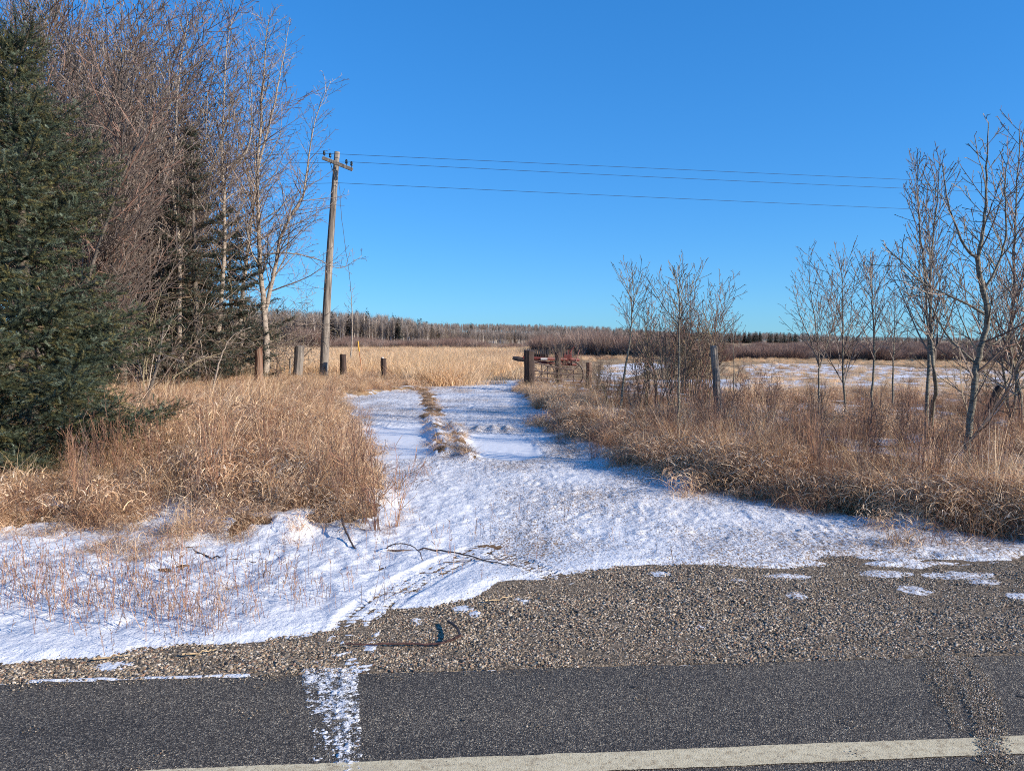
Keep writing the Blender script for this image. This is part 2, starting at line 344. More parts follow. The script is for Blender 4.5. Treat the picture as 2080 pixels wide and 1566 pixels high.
def tubes(paths, sides=3, colf=None, cap=True):
    """paths: list of (pts Nx3, radii N). returns V, faces, colours"""
    VV, FF, CC, off = [], [], [], 0
    by = {}
    for i, (p, r) in enumerate(paths): by.setdefault(len(p), []).append(i)
    for n_, ids in by.items():
        P = np.array([paths[i][0] for i in ids], float); R = np.array([paths[i][1] for i in ids], float); K = len(ids)
        T = np.gradient(P, axis=1); T /= np.linalg.norm(T, axis=2, keepdims=True) + 1e-9
        ref = np.where(np.abs(T[:, :1, 2:3]) > .9, np.array([1., 0, 0]), np.array([0, 0, 1.]))
        A = np.cross(T, ref); A /= np.linalg.norm(A, axis=2, keepdims=True) + 1e-9; B = np.cross(T, A)
        ang = np.arange(sides) * 2 * math.pi / sides
        V = P[:, :, None] + R[:, :, None, None] * (np.cos(ang)[None, None, :, None] * A[:, :, None] + np.sin(ang)[None, None, :, None] * B[:, :, None])
        base = (np.arange(K) * n_ * sides)[:, None, None] + (np.arange(n_ - 1) * sides)[None, :, None] + np.arange(sides)[None, None]
        nx = (np.arange(K) * n_ * sides)[:, None, None] + (np.arange(n_ - 1) * sides)[None, :, None] + ((np.arange(sides) + 1) % sides)[None, None]
        f = np.stack([base, nx, nx + sides, base + sides], -1).reshape(-1, 4) + off
        FF.append(f); VV.append(V.reshape(-1, 3)); off += K * n_ * sides
        if cap and sides > 3:
            top = (np.arange(K) * n_ * sides + (n_ - 1) * sides)[:, None] + np.arange(sides)[None] + off - K * n_ * sides
            CAPS.setdefault(sides, []).append(top)
        if colf is not None:
            c = np.array([colf(R[k]) for k in range(K)]) if not isinstance(colf, np.ndarray) else colf[ids][:, None, :].repeat(n_, 1)
            CC.append(np.repeat(c.reshape(K, n_, 3), sides, axis=1).reshape(-1, 3) if c.ndim == 3 else c)
    faces = [np.concatenate(FF)]
    if cap and sides in CAPS: faces.append(np.concatenate(CAPS.pop(sides)))
    return np.concatenate(VV), faces, (np.concatenate(CC) if CC else None)
CAPS = {}
def join(parts):
    V, F, C, o = [], {}, [], 0
    for v, fs, c in parts:
        V.append(v); C.append(np.broadcast_to(c, v.shape))
        for f in (fs if isinstance(fs, list) else [fs]): F.setdefault(f.shape[1], []).append(f + o)
        o += len(v)
    return np.concatenate(V), [np.concatenate(x) for x in F.values()], np.concatenate(C)
def boxv(c, s, rot=None):
    v = np.array([[x, y, z] for x in (-.5, .5) for y in (-.5, .5) for z in (-.5, .5)]) * np.array(s)
    if rot is not None: v = v @ np.array(rot).T
    f = np.array([[0, 1, 3, 2], [4, 6, 7, 5], [0, 4, 5, 1], [2, 3, 7, 6], [0, 2, 6, 4], [1, 5, 7, 3]])
    return v + np.array(c), f
def axis(lo, hi, a, b, s0, g):
    """coordinates with step s0 inside [a,b], growing by g per step outside"""
    out = list(np.arange(a, b + s0 / 2, s0)); x, s = out[-1], s0
    while x < hi: s *= g; x += s; out.append(x)
    l = []; x, s = a, s0
    while x > lo: s *= g; x -= s; l.append(x)
    return np.array(l[::-1] + out)
def sheet(xs, ys, zf):
    X, Y = np.meshgrid(xs, ys); Z = zf(X.ravel(), Y.ravel()); nx, ny = len(xs), len(ys)
    V = np.stack([X.ravel(), Y.ravel(), Z], 1); i = (np.arange(ny - 1)[:, None] * nx + np.arange(nx - 1)[None]).ravel()
    return V, np.stack([i, i + 1, i + 1 + nx, i + nx], 1)
# ------------------------------------------------------------------ scatter of uncountable stuff (one object each)
def scatter(name, protos, pts, rotz, scl, idx=None, tilt=None, label=None, cat=None):
    n_ = len(pts); me = bpy.data.meshes.new(name); me.vertices.add(n_); me.vertices.foreach_set('co', np.asarray(pts, np.float32).ravel())
    rot = np.zeros((n_, 3), np.float32); rot[:, 2] = rotz
    if tilt is not None: rot[:, :2] = tilt
    a = me.attributes.new('rot', 'FLOAT_VECTOR', 'POINT'); a.data.foreach_set('vector', rot.ravel())
    sc = np.asarray(scl, np.float32); sc = np.repeat(sc[:, None], 3, 1) if sc.ndim == 1 else sc
    a = me.attributes.new('scl', 'FLOAT_VECTOR', 'POINT'); a.data.foreach_set('vector', sc.ravel())
    if idx is None: idx = np.random.RandomState(n_).randint(0, len(protos), n_)
    a = me.attributes.new('pid', 'INT', 'POINT'); a.data.foreach_set('value', np.asarray(idx, np.int32))
    for m in protos[0].materials: me.materials.append(m)
    o = link(name, me); g = bpy.data.node_groups.new(name, 'GeometryNodeTree')
    g.interface.new_socket('Geometry', in_out='INPUT', socket_type='NodeSocketGeometry'); g.interface.new_socket('Geometry', in_out='OUTPUT', socket_type='NodeSocketGeometry')
    gi = g.nodes.new('NodeGroupInput'); go = g.nodes.new('NodeGroupOutput'); ip = g.nodes.new('GeometryNodeInstanceOnPoints'); jn = g.nodes.new('GeometryNodeJoinGeometry')
    outs = []
    for pm in protos:
        po = bpy.data.objects.new(pm.name, pm); oi = g.nodes.new('GeometryNodeObjectInfo'); oi.inputs['Object'].default_value = po; oi.inputs['As Instance'].default_value = False
        gt = g.nodes.new('GeometryNodeGeometryToInstance'); g.links.new(oi.outputs['Geometry'], gt.inputs[0]); outs.append(gt)
    for gt in outs[::-1]: g.links.new(gt.outputs[0], jn.inputs[0])
    def na(nm, t):
        q = g.nodes.new('GeometryNodeInputNamedAttribute'); q.data_type = t; q.inputs['Name'].default_value = nm; return q.outputs[0]
    ip.inputs['Pick Instance'].default_value = True
    g.links.new(gi.outputs[0], ip.inputs['Points']); g.links.new(jn.outputs[0], ip.inputs['Instance'])
    g.links.new(na('pid', 'INT'), ip.inputs['Instance Index']); g.links.new(na('rot', 'FLOAT_VECTOR'), ip.inputs['Rotation']); g.links.new(na('scl', 'FLOAT_VECTOR'), ip.inputs['Scale'])
    g.links.new(ip.outputs[0], go.inputs[0]); md = o.modifiers.new('scatter', 'NODES'); md.node_group = g
    return tag(o, label, cat, kind='stuff')

# ------------------------------------------------------------------ the setting: ground, road, snow
rs = np.random.RandomState(7)
xs = axis(-2500, 2500, -3.2, 3.2, .03, 1.02); ys = axis(-60, 3000, 3.5, 4.5, .025, 1.01)
V, Fq = sheet(xs, ys, lambda x, y: terrain(x, y) + .004 * fbm(x * 14, y * 14, 8, 2) * sst(20, 8, y))
X, Y = V[:, 0], V[:, 1]
P_FSNOW = [gpl([(1130, 795), (1190, 742), (1330, 732), (1400, 745), (1330, 768), (1240, 800)]), gpl([(1480, 808), (1470, 742), (1560, 736), (1800, 742), (2080, 752), (2900, 760), (2900, 840), (2080, 825), (1800, 815)]),
           gpl([(930, 698.5), (1060, 699), (1060, 694.5), (940, 694.2)]), gpl([(745, 698.8), (810, 699.2), (810, 696), (745, 696)])]
fs = np.full(X.shape, -.5)
for k, P in enumerate(P_FSNOW): fs = np.maximum(fs, np.clip(sd(X, Y, P) * (.4 if k < 2 else .02), -.5, .53 if k == 0 else .49))
ONROAD = (road_s(X, Y) < .0)
V[:, 2] = np.where(ONROAD, -.03, V[:, 2])
gra = sst(.5, -.1, sd(X, Y, P_SNOW))
fld = np.clip(sst(24, 32, Y + 8 * (X < -3)) * (Y > 5), 0, 1)
o = link('ground', mesh('ground', V, Fq, M_GROUND, smooth=True, attrs={'gravel': gra, 'field': fld, 'fsnow': fs})); tag(o, 'ground of dead litter, roadside gravel and distant stubble fields', 'ground', kind='structure')
# snow
xs = axis(-14, 14, -3.6, 3.6, .016, 1.013); ys = axis(3.65, 32, 3.7, 5.2, .016, 1.0075)
V, Fq = sheet(xs, ys, lambda x, y: 0 * x); X, Y = V[:, 0], V[:, 1]
am = np.maximum(snow_amt(X, Y), ice_strip(X, Y)); V[:, 2] = terrain(X, Y) + .004 * fbm(X * 14, Y * 14, 8, 2) * sst(20, 8, Y) + am
keep = (am > -.012) & ((road_s(X, Y) > -.01)); kq = keep[Fq].all(1)
pmud = sst(-.1, .1, np.maximum(sd(X, Y, P_PUD1), sd(X, Y, P_PUD2))); lf = sst(.3, -1.2, X) * sst(9.5, 7.0, Y)
lit_ = .18 * (1 - pmud) * (1 - lf) * (fbm(X * 1.2, Y * 1.0, 201, 3) * .6 + .75) - .12 * pmud - .12 * lf
used = np.unique(Fq[kq]); mp_ = -np.ones(len(V), int); mp_[used] = np.arange(len(used))
o = link('snow', mesh('snow', V[used], mp_[Fq[kq]], M_SNOW, smooth=True, attrs={'litter': lit_[used], 'rough': (1 - .92 * pmud)[used]})); tag(o, 'thin crusted snow on the drive and verge, marked by tyre tracks', 'snow', kind='stuff')
# asphalt sheet
def rp(s, t, z): p = np.array(A0) + rd * t + rn * s; return (p[0], p[1], z)
ts = np.concatenate([[-200, -30], np.arange(-4, 11, .03), [30, 200]]); nt_ = len(ts)
edge = .012 * fbm(ts * 3, ts * 0, 301, 3) + .006 * fbm(ts * 20, ts * 0, 302, 2)
rows = [(-8, .05), (-3, .02), (-.5, .008), (-.02, .006), (0, .0), (0.004, -.03)]
V = np.array([rp(s + (edge[i] if k >= 3 else 0), t, z) for k, (s, z) in enumerate(rows) for i, t in enumerate(ts)])
i = (np.arange(len(rows) - 1)[:, None] * nt_ + np.arange(nt_ - 1)[None]).ravel(); Fq = np.stack([i, i + 1, i + 1 + nt_, i + nt_], 1)[:, ::-1]
tag(link('road', mesh('road', V, Fq, M_ASPH)), 'dark asphalt road shoulder', 'road', kind='structure')
def road_z(s): return np.interp(s, [-8, -3, -.5, -.02, 0], [.05, .02, .008, .006, 0])
M_TAR = flat('tar', (.012, .012, .013), (.02, .019, .018), 60)
for q, (pp, r_) in enumerate((([(1283, 1398), (1290, 1399), (1296, 1397)], .004), ([(2066, 1417), (2078, 1419), (2090, 1418)], .004), ([(936, 1466), (944, 1468)], .003))):
    P = [(*gp(a, b), road_z(road_s(*gp(a, b))) + .002) for a, b in pp]; V, F_, _ = (None, None, None)
    a0_ = np.array(P); d_ = np.array([[0, r_ * 1.6, 0]]); V = np.concatenate([a0_ - d_, a0_ + d_, a0_ + [0, 0, .004]]); k = len(P); F_ = np.array([[i, i + 1, i + 1 + 2 * k, i + 2 * k] for i in range(k - 1)] + [[i + 2 * k, i + 1 + 2 * k, i + 1 + k, i + k] for i in range(k - 1)])
    V = V - a0_[0]; o = link('rubber_scrap', mesh('rubber_scrap', V, F_, M_TAR), None, tuple(a0_[0])); tag(o, ['small dark rubber scrap near the middle of the asphalt', 'small dark rubber scrap at the right edge of the asphalt', 'tiny dark rubber crumb left of centre on the asphalt'][q], 'rubber scrap')
# edge line
l0, l1 = gp(450, 1563), gp(2080, 1499); sA = road_s(*gp(450, 1564)), road_s(*gp(2080, 1499)); sB = road_s(*gp(1400, 1563)), road_s(*gp(2080, 1540))
tA = lambda p: (p[0] - A0[0]) * rd[0] + (p[1] - A0[1]) * rd[1]
pa = np.polyfit([tA(gp(450, 1564)), tA(gp(2080, 1499))], sA, 1); pb = np.polyfit([tA(gp(1400, 1563)), tA(gp(2080, 1540))], sB, 1)
tt = np.arange(-6, 13, .008); j1 = .003 * fbm(tt * 60, tt * 0, 311, 3) + .004 * fbm(tt * 6, tt * 0, 312, 2); j2 = .003 * fbm(tt * 60, tt * 0, 313, 3) + .004 * fbm(tt * 6, tt * 0, 314, 2)
s1 = np.polyval(pa, tt) + j1; s2 = np.polyval(pa, tt) - .135 + j2
V = np.array([rp(a, t, road_z(a) + .0035) for a, t in zip(s1, tt)] + [rp(a, t, road_z(a) + .0035) for a, t in zip(s2, tt)]); i = np.arange(len(tt) - 1)
tag(link('edge_line', mesh('edge_line', V, np.stack([i, i + 1, i + 1 + len(tt), i + len(tt)], 1)[:, ::-1], M_LINE)), 'worn cream white edge line painted along the asphalt', 'road marking', kind='structure')
# snow carried onto the asphalt by a tyre
def print_patch(name, poly, amt, res, mat, lab, cat):
    P = gpl(poly); lo, hi = P.min(0) - .05, P.max(0) + .05
    V, Fq = sheet(np.arange(lo[0], hi[0], res), np.arange(lo[1], hi[1], res), lambda x, y: 0 * x); X, Y = V[:, 0], V[:, 1]
    a = amt(X, Y, P); V[:, 2] = road_z(road_s(X, Y)) + .0045 + a; k = (a > -.003)[Fq].any(1)
    us = np.unique(Fq[k]); m_ = -np.ones(len(V), int); m_[us] = np.arange(len(us))
    return tag(link(name, mesh(name, V[us], m_[Fq[k]], mat, smooth=True, attrs={'litter': np.full(len(us), -.1), 'rough': np.full(len(us), .25)})), lab, cat, kind='stuff')
def tyre_amt(x, y, P):
    (xa, ya), (xb, yb), (xc, yc), (xd, yd) = gp(612, 1360), gp(632, 1566), gp(728, 1358), gp(738, 1566)
    xl = xa + (xb - xa) * (y - ya) / (yb - ya); xr = xc + (xd - xc) * (y - yc) / (yd - yc); u = (x - xl) / (xr - xl)
    u = u + .05 * fbm(x * 5, y * 9, 331, 3) + .03 * fbm(x * 40, y * 60, 332, 2); m = sst(-.02, .05, u) * sst(1.02, .97, u)
    e = sst(-.05, .03, sd(x, y, P))
    rib = .5 * np.cos((u - .72) * 2 * math.pi / .2)
    strong = sst(.45, .6, u) * sst(.9, .8, u)
    a = -.0044 + .0028 * rib * (.5 + .7 * strong) + .0062 * fbm(x * 60, y * 80, 321, 3) + .0040 * fbm(x * 14, y * 120, 322, 2) + .0030 * strong + .0020 * fbm(x * 6, y * 6, 323, 2)
    far_ = sst(3.35, 3.9, y)
    a = a + .0022 * far_ + .0006 - .0030 * sst(.5, .1, u) * sst(3.8, 3.3, y)
    return np.where(m * e > .5, a + .0028 * (_h(np.floor(x / .0035), np.floor(y / .005), 7) - .5), -.01)
print_patch('tyre_snow', [(610, 1362), (728, 1358), (734, 1460), (738, 1570), (640, 1572), (612, 1470)], tyre_amt, .0035, M_FROST, 'snow pressed onto the dark asphalt in a ribbed tyre print', 'snow print')

# ------------------------------------------------------------------ gravel
def ico(sub=1):
    import bmesh
    bm = bmesh.new(); bmesh.ops.create_icosphere(bm, subdivisions=sub, radius=1); v = np.array([x.co[:] for x in bm.verts]); f = np.array([[q.index for q in x.verts] for x in bm.faces]); bm.free(); return v, f
IV, IF = ico(1)
PAL = np.array([(.25, .19, .125), (.15, .125, .095), (.32, .245, .16), (.09, .075, .062), (.46, .36, .25), (.30, .18, .115), (.05, .046, .043), (.56, .47, .36), (.21, .155, .10), (.12, .115, .105)])
def stone_patch(seed, n_, R, smin, smax):
    r = np.random.RandomState(seed); parts = []
    for k in range(n_):
        a = r.rand() * 6.28; d = R * math.sqrt(r.rand()); s = smin + (smax - smin) * r.rand() ** 2.2
        v = IV * (1 + .25 * (r.rand(len(IV), 1) - .5)) * s * np.array([1, .65 + .35 * r.rand(), .45 + .3 * r.rand()])
        t = r.rand() * 6.28; R_ = np.array([[math.cos(t), -math.sin(t), 0], [math.sin(t), math.cos(t), 0], [0, 0, 1]]); v = v @ R_.T
        v = v + np.array([d * math.cos(a), d * math.sin(a), s * .25]); parts.append((v, IF, PAL[r.randint(len(PAL))] * (.7 + .6 * r.rand())))
    V, F_, C = join(parts); return mesh('stones', V, F_, M_STONE, col=C)
SP = [stone_patch(100 + k, 34, .075, .004, .0135) for k in range(6)]; SPF = [stone_patch(200 + k, 26, .05, .0015, .005) for k in range(4)]
n_ = 60000; x = rs.uniform(-5.5, 7.5, n_); y = rs.uniform(3.5, 6.4, n_)
s = road_s(x, y); dn = sd(x, y, P_SNOW); am = snow_amt(x, y)
k = (s > .02) & (dn < .5) & (am < .004) & (rs.rand(n_) < .5)
x, y = x[k], y[k]; scatter('gravel', SP, np.stack([x, y, terrain(x, y) - .001], 1), rs.rand(len(x)) * 6.28, rs.uniform(.3, .88, len(x)) * np.interp(fbm(x * .7, y * 1.5, 400), [-.3, .4], [.65, 1.15]) * np.interp(x, [1, 3.5], [1, .7]), label='loose mixed grey and tan roadside gravel', cat='gravel')
# grit dragged onto the asphalt in curved tyre lines
GT = [(gpl([(1900, 1338), (1920, 1380), (1930, 1440), (1945, 1490)]), .006, 60), (gpl([(1925, 1338), (1950, 1375), (1975, 1420), (1995, 1480), (2010, 1560)]), .010, 170),
      (gpl([(1950, 1338), (1985, 1370), (2010, 1420), (2025, 1480), (2035, 1566)]), .008, 130), (gpl([(1880, 1338), (1900, 1400), (1925, 1450)]), .006, 26)]
pts = []
for P, wd, nn in GT:
    L = np.concatenate([[0], np.cumsum(np.linalg.norm(np.diff(P, axis=0), axis=1))])
    for q in range(nn * 2):
        t = rs.rand() ** 1.3 * L[-1]; px_, py_ = np.interp(t, L, P[:, 0]) + rs.normal(0, wd * .5), np.interp(t, L, P[:, 1]); pts.append((px_, py_))
for q in range(260): 
    t = rs.uniform(-1, 8); s_ = -abs(rs.normal(0, .035)); p = rp(s_, t, 0); pts.append(p[:2])
for q in range(110): p = rp(-rs.uniform(.0, 1.4), rs.uniform(-1, 9), 0); pts.append(p[:2])
pts = np.array(pts); scatter('grit', SPF, np.stack([pts[:, 0], pts[:, 1], road_z(road_s(pts[:, 0], pts[:, 1])) + .004], 1), rs.rand(len(pts)) * 6.28, rs.uniform(.35, 1.0, len(pts)), label='fine grit dragged over the asphalt in curved tyre lines', cat='grit')
# ------------------------------------------------------------------ grass and weeds
def blades(seed, n_, R, L, wd, th0, th1, cols, seg=4, az=None, azs=3.14, z1=0, lsd=.25):
    """tuft of curved blades; th0/th1 lean from upright at the foot and at the tip, az the way they flop"""
    r = np.random.RandomState(seed); a = r.rand(n_) * 6.283; d = R * np.sqrt(r.rand(n_)); base = np.stack([d * np.cos(a), d * np.sin(a), -.03 + z1 * r.rand(n_) ** 1.2], 1)
    azm = (0 if az is None else az) + r.uniform(-azs, azs, n_); Ln = L * np.clip(r.normal(1, lsd, n_), .35, 1.7)
    t0 = np.abs(r.normal(th0, .15, n_)); t1 = t0 + r.normal(th1, .35, n_) ; t = np.linspace(0, 1, seg + 1)
    th = t0[:, None] + (t1 - t0)[:, None] * t[None] ** 1.3; az2 = azm[:, None] + r.normal(0, .5, n_)[:, None] * t[None]
    st = (Ln / seg)[:, None, None] * np.stack([np.sin(th) * np.cos(az2), np.sin(th) * np.sin(az2), np.cos(th)], -1)
    P = np.concatenate([base[:, None], base[:, None] + np.cumsum(st[:, 1:], 1)], 1)
    fa = r.rand(n_) * 3.14; sdv = np.stack([np.cos(fa), np.sin(fa), r.uniform(-.4, .4, n_)], 1)[:, None] * (wd * r.uniform(.5, 1.3, n_))[:, None, None] * (1 - .85 * t[None, :, None] ** 1.6) * .5
    V = np.stack([P - sdv, P + sdv], 2).reshape(-1, 3); m = seg + 1
    i = (np.arange(n_) * m * 2)[:, None] + (np.arange(seg) * 2)[None]; i = i.ravel(); Fq = np.stack([i, i + 1, i + 3, i + 2], 1)
    C = np.array(cols)[r.randint(len(cols), size=n_)] * r.uniform(.65, 1.25, (n_, 1)); return V, Fq, np.repeat(C, m * 2, 0)
TAN = [(.66, .45, .275), (.76, .55, .36), (.56, .36, .20), (.82, .64, .45), (.47, .28, .16), (.70, .49, .30)]
BRN = [(.26, .14, .08), (.34, .195, .11), (.19, .10, .065), (.42, .26, .155), (.27, .125, .085)]
GOLD = [(.72, .49, .26), (.80, .58, .33), (.62, .41, .21), (.84, .65, .42)]
def gm_(*parts): V, F_, C = join(parts); return mesh('tuft', V, F_, M_GRASS, col=C)
mixb = TAN + BRN[:3]
G_MAT = [gm_(blades(k, 38, .24, .70, .008, .45, 1.4, mixb, 5, 0, 1.0), blades(k + 50, 26, .25, .55, .004, .15, .5, BRN, 4), blades(k + 90, 110, .36, .26, .0155, .7, 2.0, TAN + TAN + BRN[:2], 5, .2, 2.0, .46), blades(k + 130, 60, .3, .30, .009, .9, .9, mixb, 3)) for k in range(6)]
G_RED = [gm_(blades(k + 160, 40, .24, .55, .006, .25, .7, BRN + TAN[4:5], 4), blades(k + 190, 50, .3, .2, .009, .8, 1.2, BRN + TAN[2:3], 3, 0, 3, .35)) for k in range(4)]
G_UP = [gm_(blades(k + 200, 60, .24, .80, .0055, .22, .65, TAN + GOLD, 5, 0, 1.5), blades(k + 250, 50, .2, .45, .006, .5, .9, mixb, 4)) for k in range(5)]
G_LOW = [gm_(blades(k + 300, 80, .22, .30, .006, .7, 1.0, mixb, 3)) for k in range(4)]
G_SPR = [gm_(blades(k + 400, 6, .10, .085, .0028, .5, .7, BRN + TAN[:1], 3)) for k in range(5)]
G_FLD = [gm_(blades(k + 500, 330, .8, .60, .011, .18, .75, TAN + GOLD, 3, 0, 2, 0, .35)) for k in range(4)] + [gm_(blades(k + 520, 260, .8, .5, .011, .2, .8, BRN + TAN[:3], 3, 0, 2, 0, .4)) for k in range(3)]
def ptsin(P, n_, pad=.0):
    lo, hi = P.min(0), P.max(0); x = rs.uniform(lo[0], hi[0], n_); y = rs.uniform(lo[1], hi[1], n_); return x, y
def place(x, y): return np.stack([x, y, terrain(x, y)], 1)
def vis(x, y, pad=1.5): return (np.abs(x) < y * .70 + pad)
# left mass of matted tall grass
n_ = 60000; x = rs.uniform(-22, 0, n_); y = 5 + 26 * rs.rand(n_) ** 1.3
g = grass_cover(x, y); sL = sd(x, y, P_LEFT); gap = grass_gap(x, y)
k = vis(x, y) & (g > .5) & (x < 0) & (sL > -.1) & (gap > -.04 - .12 * rs.rand(n_)) & (rs.rand(n_) < np.interp(y, [5, 10, 20, 31], [.26, .24, .2, .14])); x, y = x[k], y[k]; sL = sL[k]
# beyond the fence it thins to the shade under the trees
sc = np.clip(.92 + .55 * fbm(x * .9, y * .9, 510, 3), .45, 1.5) * (.5 + .5 * sst(-.2, 1.5, sL)) * (1 - .5 * sst(.38, .56, -x / y) * sst(10.5, 8.6, y)) * (1 - .35 * sst(13, 22, y)) * (1 - .25 * sst(-3.5, -6, x) * sst(9, 7, y))
ii = np.where(rs.rand(len(x)) < .14, 6 + rs.randint(0, 5, len(x)), rs.randint(0, 6, len(x)))
scatter('matted_grass', G_MAT + G_UP, place(x, y), rs.normal(.35, .8, len(x)) + 3.14 * (rs.rand(len(x)) < .18), sc, idx=ii, label='tall tan dead grass lying matted left of the drive', cat='grass')
# right mass
n_ = 90000; x = rs.uniform(-.5, 26, n_); y = 4.8 + 24 * rs.rand(n_) ** 1.3
g = grass_cover(x, y); sR = sd(x, y, P_RIGHT); gap = grass_gap(x, y)
k = vis(x, y) & (g > .45) & (sR > -.15) & (gap > -.02 - .14 * rs.rand(n_)) & (rs.rand(n_) < np.interp(y, [5, 10, 20, 31], [.26, .22, .15, .1])); x, y, sR = x[k], y[k], sR[k]
dens = fbm(x * .7, y * .5, 530, 3); k = (rs.rand(len(x)) < np.clip(1.0 - .75 * sst(.5, 2.0, sR) * (dens < .12) , 0, 1)); x, y, sR = x[k], y[k], sR[k]
sc = np.clip(.62 + .35 * fbm(x * .9, y * .9, 520, 3) + .28 * sst(1.5, .3, sR), .35, 1.4) * np.interp(x / y, [.1, .35, .6], [.9, 1.0, .9]) * np.interp(y, [11, 19, 24], [1, .75, .5]) * (.75 + .25 * sst(-.1, .5, sR))
rr = fbm(x * .55, y * .45, 525, 3) + .12 * rs.randn(len(x)) + .16 * sst(.6, 2.6, sR); ii = np.where(rr > .12, 6 + rs.randint(0, 4, len(x)), np.where(rs.rand(len(x)) < .12, 10 + rs.randint(0, 5, len(x)), rs.randint(0, 6, len(x))))
scatter('verge_grass', G_MAT + G_RED + G_UP, place(x, y), rs.normal(2.4, 1.2, len(x)), sc, idx=ii, label='tan and brown dead grass right of the drive', cat='grass')
# upright golden sprays
x = []; y = []
for px, py, sx, sy, m_ in ((700, 1010, 30, 60, 16), (730, 1000, 14, 50, 9), (590, 960, 60, 50, 18), (620, 1040, 80, 40, 16), (1680, 960, 70, 40, 34), (1560, 950, 40, 25, 20), (1300, 900, 60, 20, 20), (1960, 1020, 70, 40, 30), (60, 1090, 80, 20, 18),
                           (780, 790, 50, 8, 30), (1110, 808, 40, 8, 26), (1200, 812, 60, 12, 40), (650, 800, 60, 10, 30), (330, 1080, 50, 14, 14), (30, 1150, 30, 12, 10), (960, 780, 60, 4, 12), (480, 820, 100, 15, 50), (1840, 985, 60, 30, 20)):
    for q in range(m_ // 2): a = gp(rs.normal(px, sx * 1.6), min(rs.normal(py, sy * 1.3), py + 60)); x.append(a[0]); y.append(a[1])
x, y = np.array(x), np.array(y); k = (grass_cover(x, y) > .3) & (grass_gap(x, y) > -.05); x, y = x[k], y[k]
scatter('golden_grass', G_UP, place(x, y), rs.rand(len(x)) * 6.28, np.clip(rs.normal(.52, .16, len(x)), .25, .9), label='upright golden dead grass sprays in the verge', cat='grass')
# low tufts: median, ruts, snow margins
x = []; y = []
for P, sdv, m_ in ((MEDIAN, .14, 40), (RIDGE1, .09, 34), (RIDGE2, .08, 34), (gpl([(845, 792), (900, 790), (960, 800)]), .3, 24), (BANK, .18, 26), (gpl([(1140, 850), (1230, 870), (1320, 880)]), .5, 40)):
    for q in range(m_):
        i = rs.randint(len(P) - 1); t = rs.rand(); x.append(P[i][0] * (1 - t) + P[i + 1][0] * t + rs.normal(0, sdv)); y.append(P[i][1] * (1 - t) + P[i + 1][1] * t + rs.normal(0, sdv * 1.5))
for q in range(420):
    a = gp(rs.uniform(-60, 480), rs.uniform(1080, 1200)); 
    if fbm(np.array([a[0] * 2]), np.array([a[1] * 2]), 540)[0] > .08: x.append(a[0]); y.append(a[1])
x, y = np.array(x), np.array(y); scatter('low_tufts', G_LOW, place(x, y), rs.rand(len(x)) * 6.28, rs.uniform(.25, .75, len(x)), label='low brown grass tufts poking through the snow', cat='grass')
# the edges thin out in small loose tufts
x, y = [], []
for P, n0 in ((P_LEFT[:22], 420), (P_RIGHT[:15], 520)):
    L = np.concatenate([[0], np.cumsum(np.linalg.norm(np.diff(P, axis=0), axis=1))]); L0, L1 = (L[2], L[-2]) if P is not None else (0, 1)
    for q in range(n0):
        t = rs.uniform(L0, L1); x.append(np.interp(t, L, P[:, 0]) + rs.normal(0, .24)); y.append(np.interp(t, L, P[:, 1]) + rs.normal(-.05, .30))
for q in range(160): a = gp(rs.uniform(-120, 300), rs.uniform(1015, 1085)); x.append(a[0]); y.append(a[1])
x, y = np.array(x), np.array(y); k = vis(x, y) & (sd(x, y, P_SNOW) > .35) & (fbm(x * 2, y * 2, 590, 2) > -.25); x, y = x[k], y[k]
scatter('edge_tufts', G_LOW + G_RED + G_MAT[:3], place(x, y), rs.rand(len(x)) * 6.28, rs.uniform(.25, .72, len(x)), label='loose low grass tufts thinning out along the snow edge', cat='grass')
# dead sprigs through the snow of the drive
n_ = 52000; x = rs.uniform(-5, 9, n_); y = rs.uniform(4.6, 26, n_); s = sd(x, y, P_SNOW); pm = np.maximum(sd(x, y, P_PUD1), sd(x, y, P_PUD2))
cl = fbm(x * 1.6, y * 1.0, 550, 3)
k = vis(x, y) & (s > .02) & (pm < -.02) & (grass_cover(x, y) < .6) & (rs.rand(n_) < np.clip(.22 + .55 * cl, .03, 1) * np.where((x < .3) & (y < 7.6), .25, 1)); x, y = x[k], y[k]
scatter('sprigs', G_SPR, place(x, y) + [0, 0, .01], rs.rand(len(x)) * 6.28, rs.uniform(.35, 1.1, len(x)) * np.interp(y, [5, 14], [.8, 1.25]), label='short dead sprigs standing through the snow of the drive', cat='sprigs')
# field of upright tan grass beyond the fence, and thin stubble standing in the snowy field
n_ = 42000; y = 24 + 100 * rs.rand(n_) ** 1.7; x = rs.uniform(-.42, .72, n_) * y
s_ = np.maximum(sd(x, y, P_FSNOW[0]) + 3.5, sd(x, y, P_FSNOW[1])); right = sst(.02, .10, x / y)
pr = np.where(s_ > -.6, np.where(sd(x, y, P_FSNOW[1]) > 0, .28, .05), 1.0) * np.where((right > .5), .55, 1.0) * np.interp(x / y, [-.42, -.3, -.2], [.6, .8, 1]); k = (rs.rand(n_) < pr * .42) & ((y > 29) | (x / y > -.14)) & ((grass_cover(x, y) < .4)) & ~((y < 28) & (x / y < 0.02)); x, y = x[k], y[k]
fsc = np.where(x / y > .16, .30, np.where(x / y > .03, .45, .95)) * np.clip(1 + .35 * fbm(x * .15, y * .1, 560, 3), .5, 1.4)
fi = fbm(x * .12, y * .05, 570, 4) + .15 * rs.randn(len(x)); fi = np.where(fi > .16, 4 + rs.randint(0, 3, len(x)), rs.randint(0, 4, len(x)))
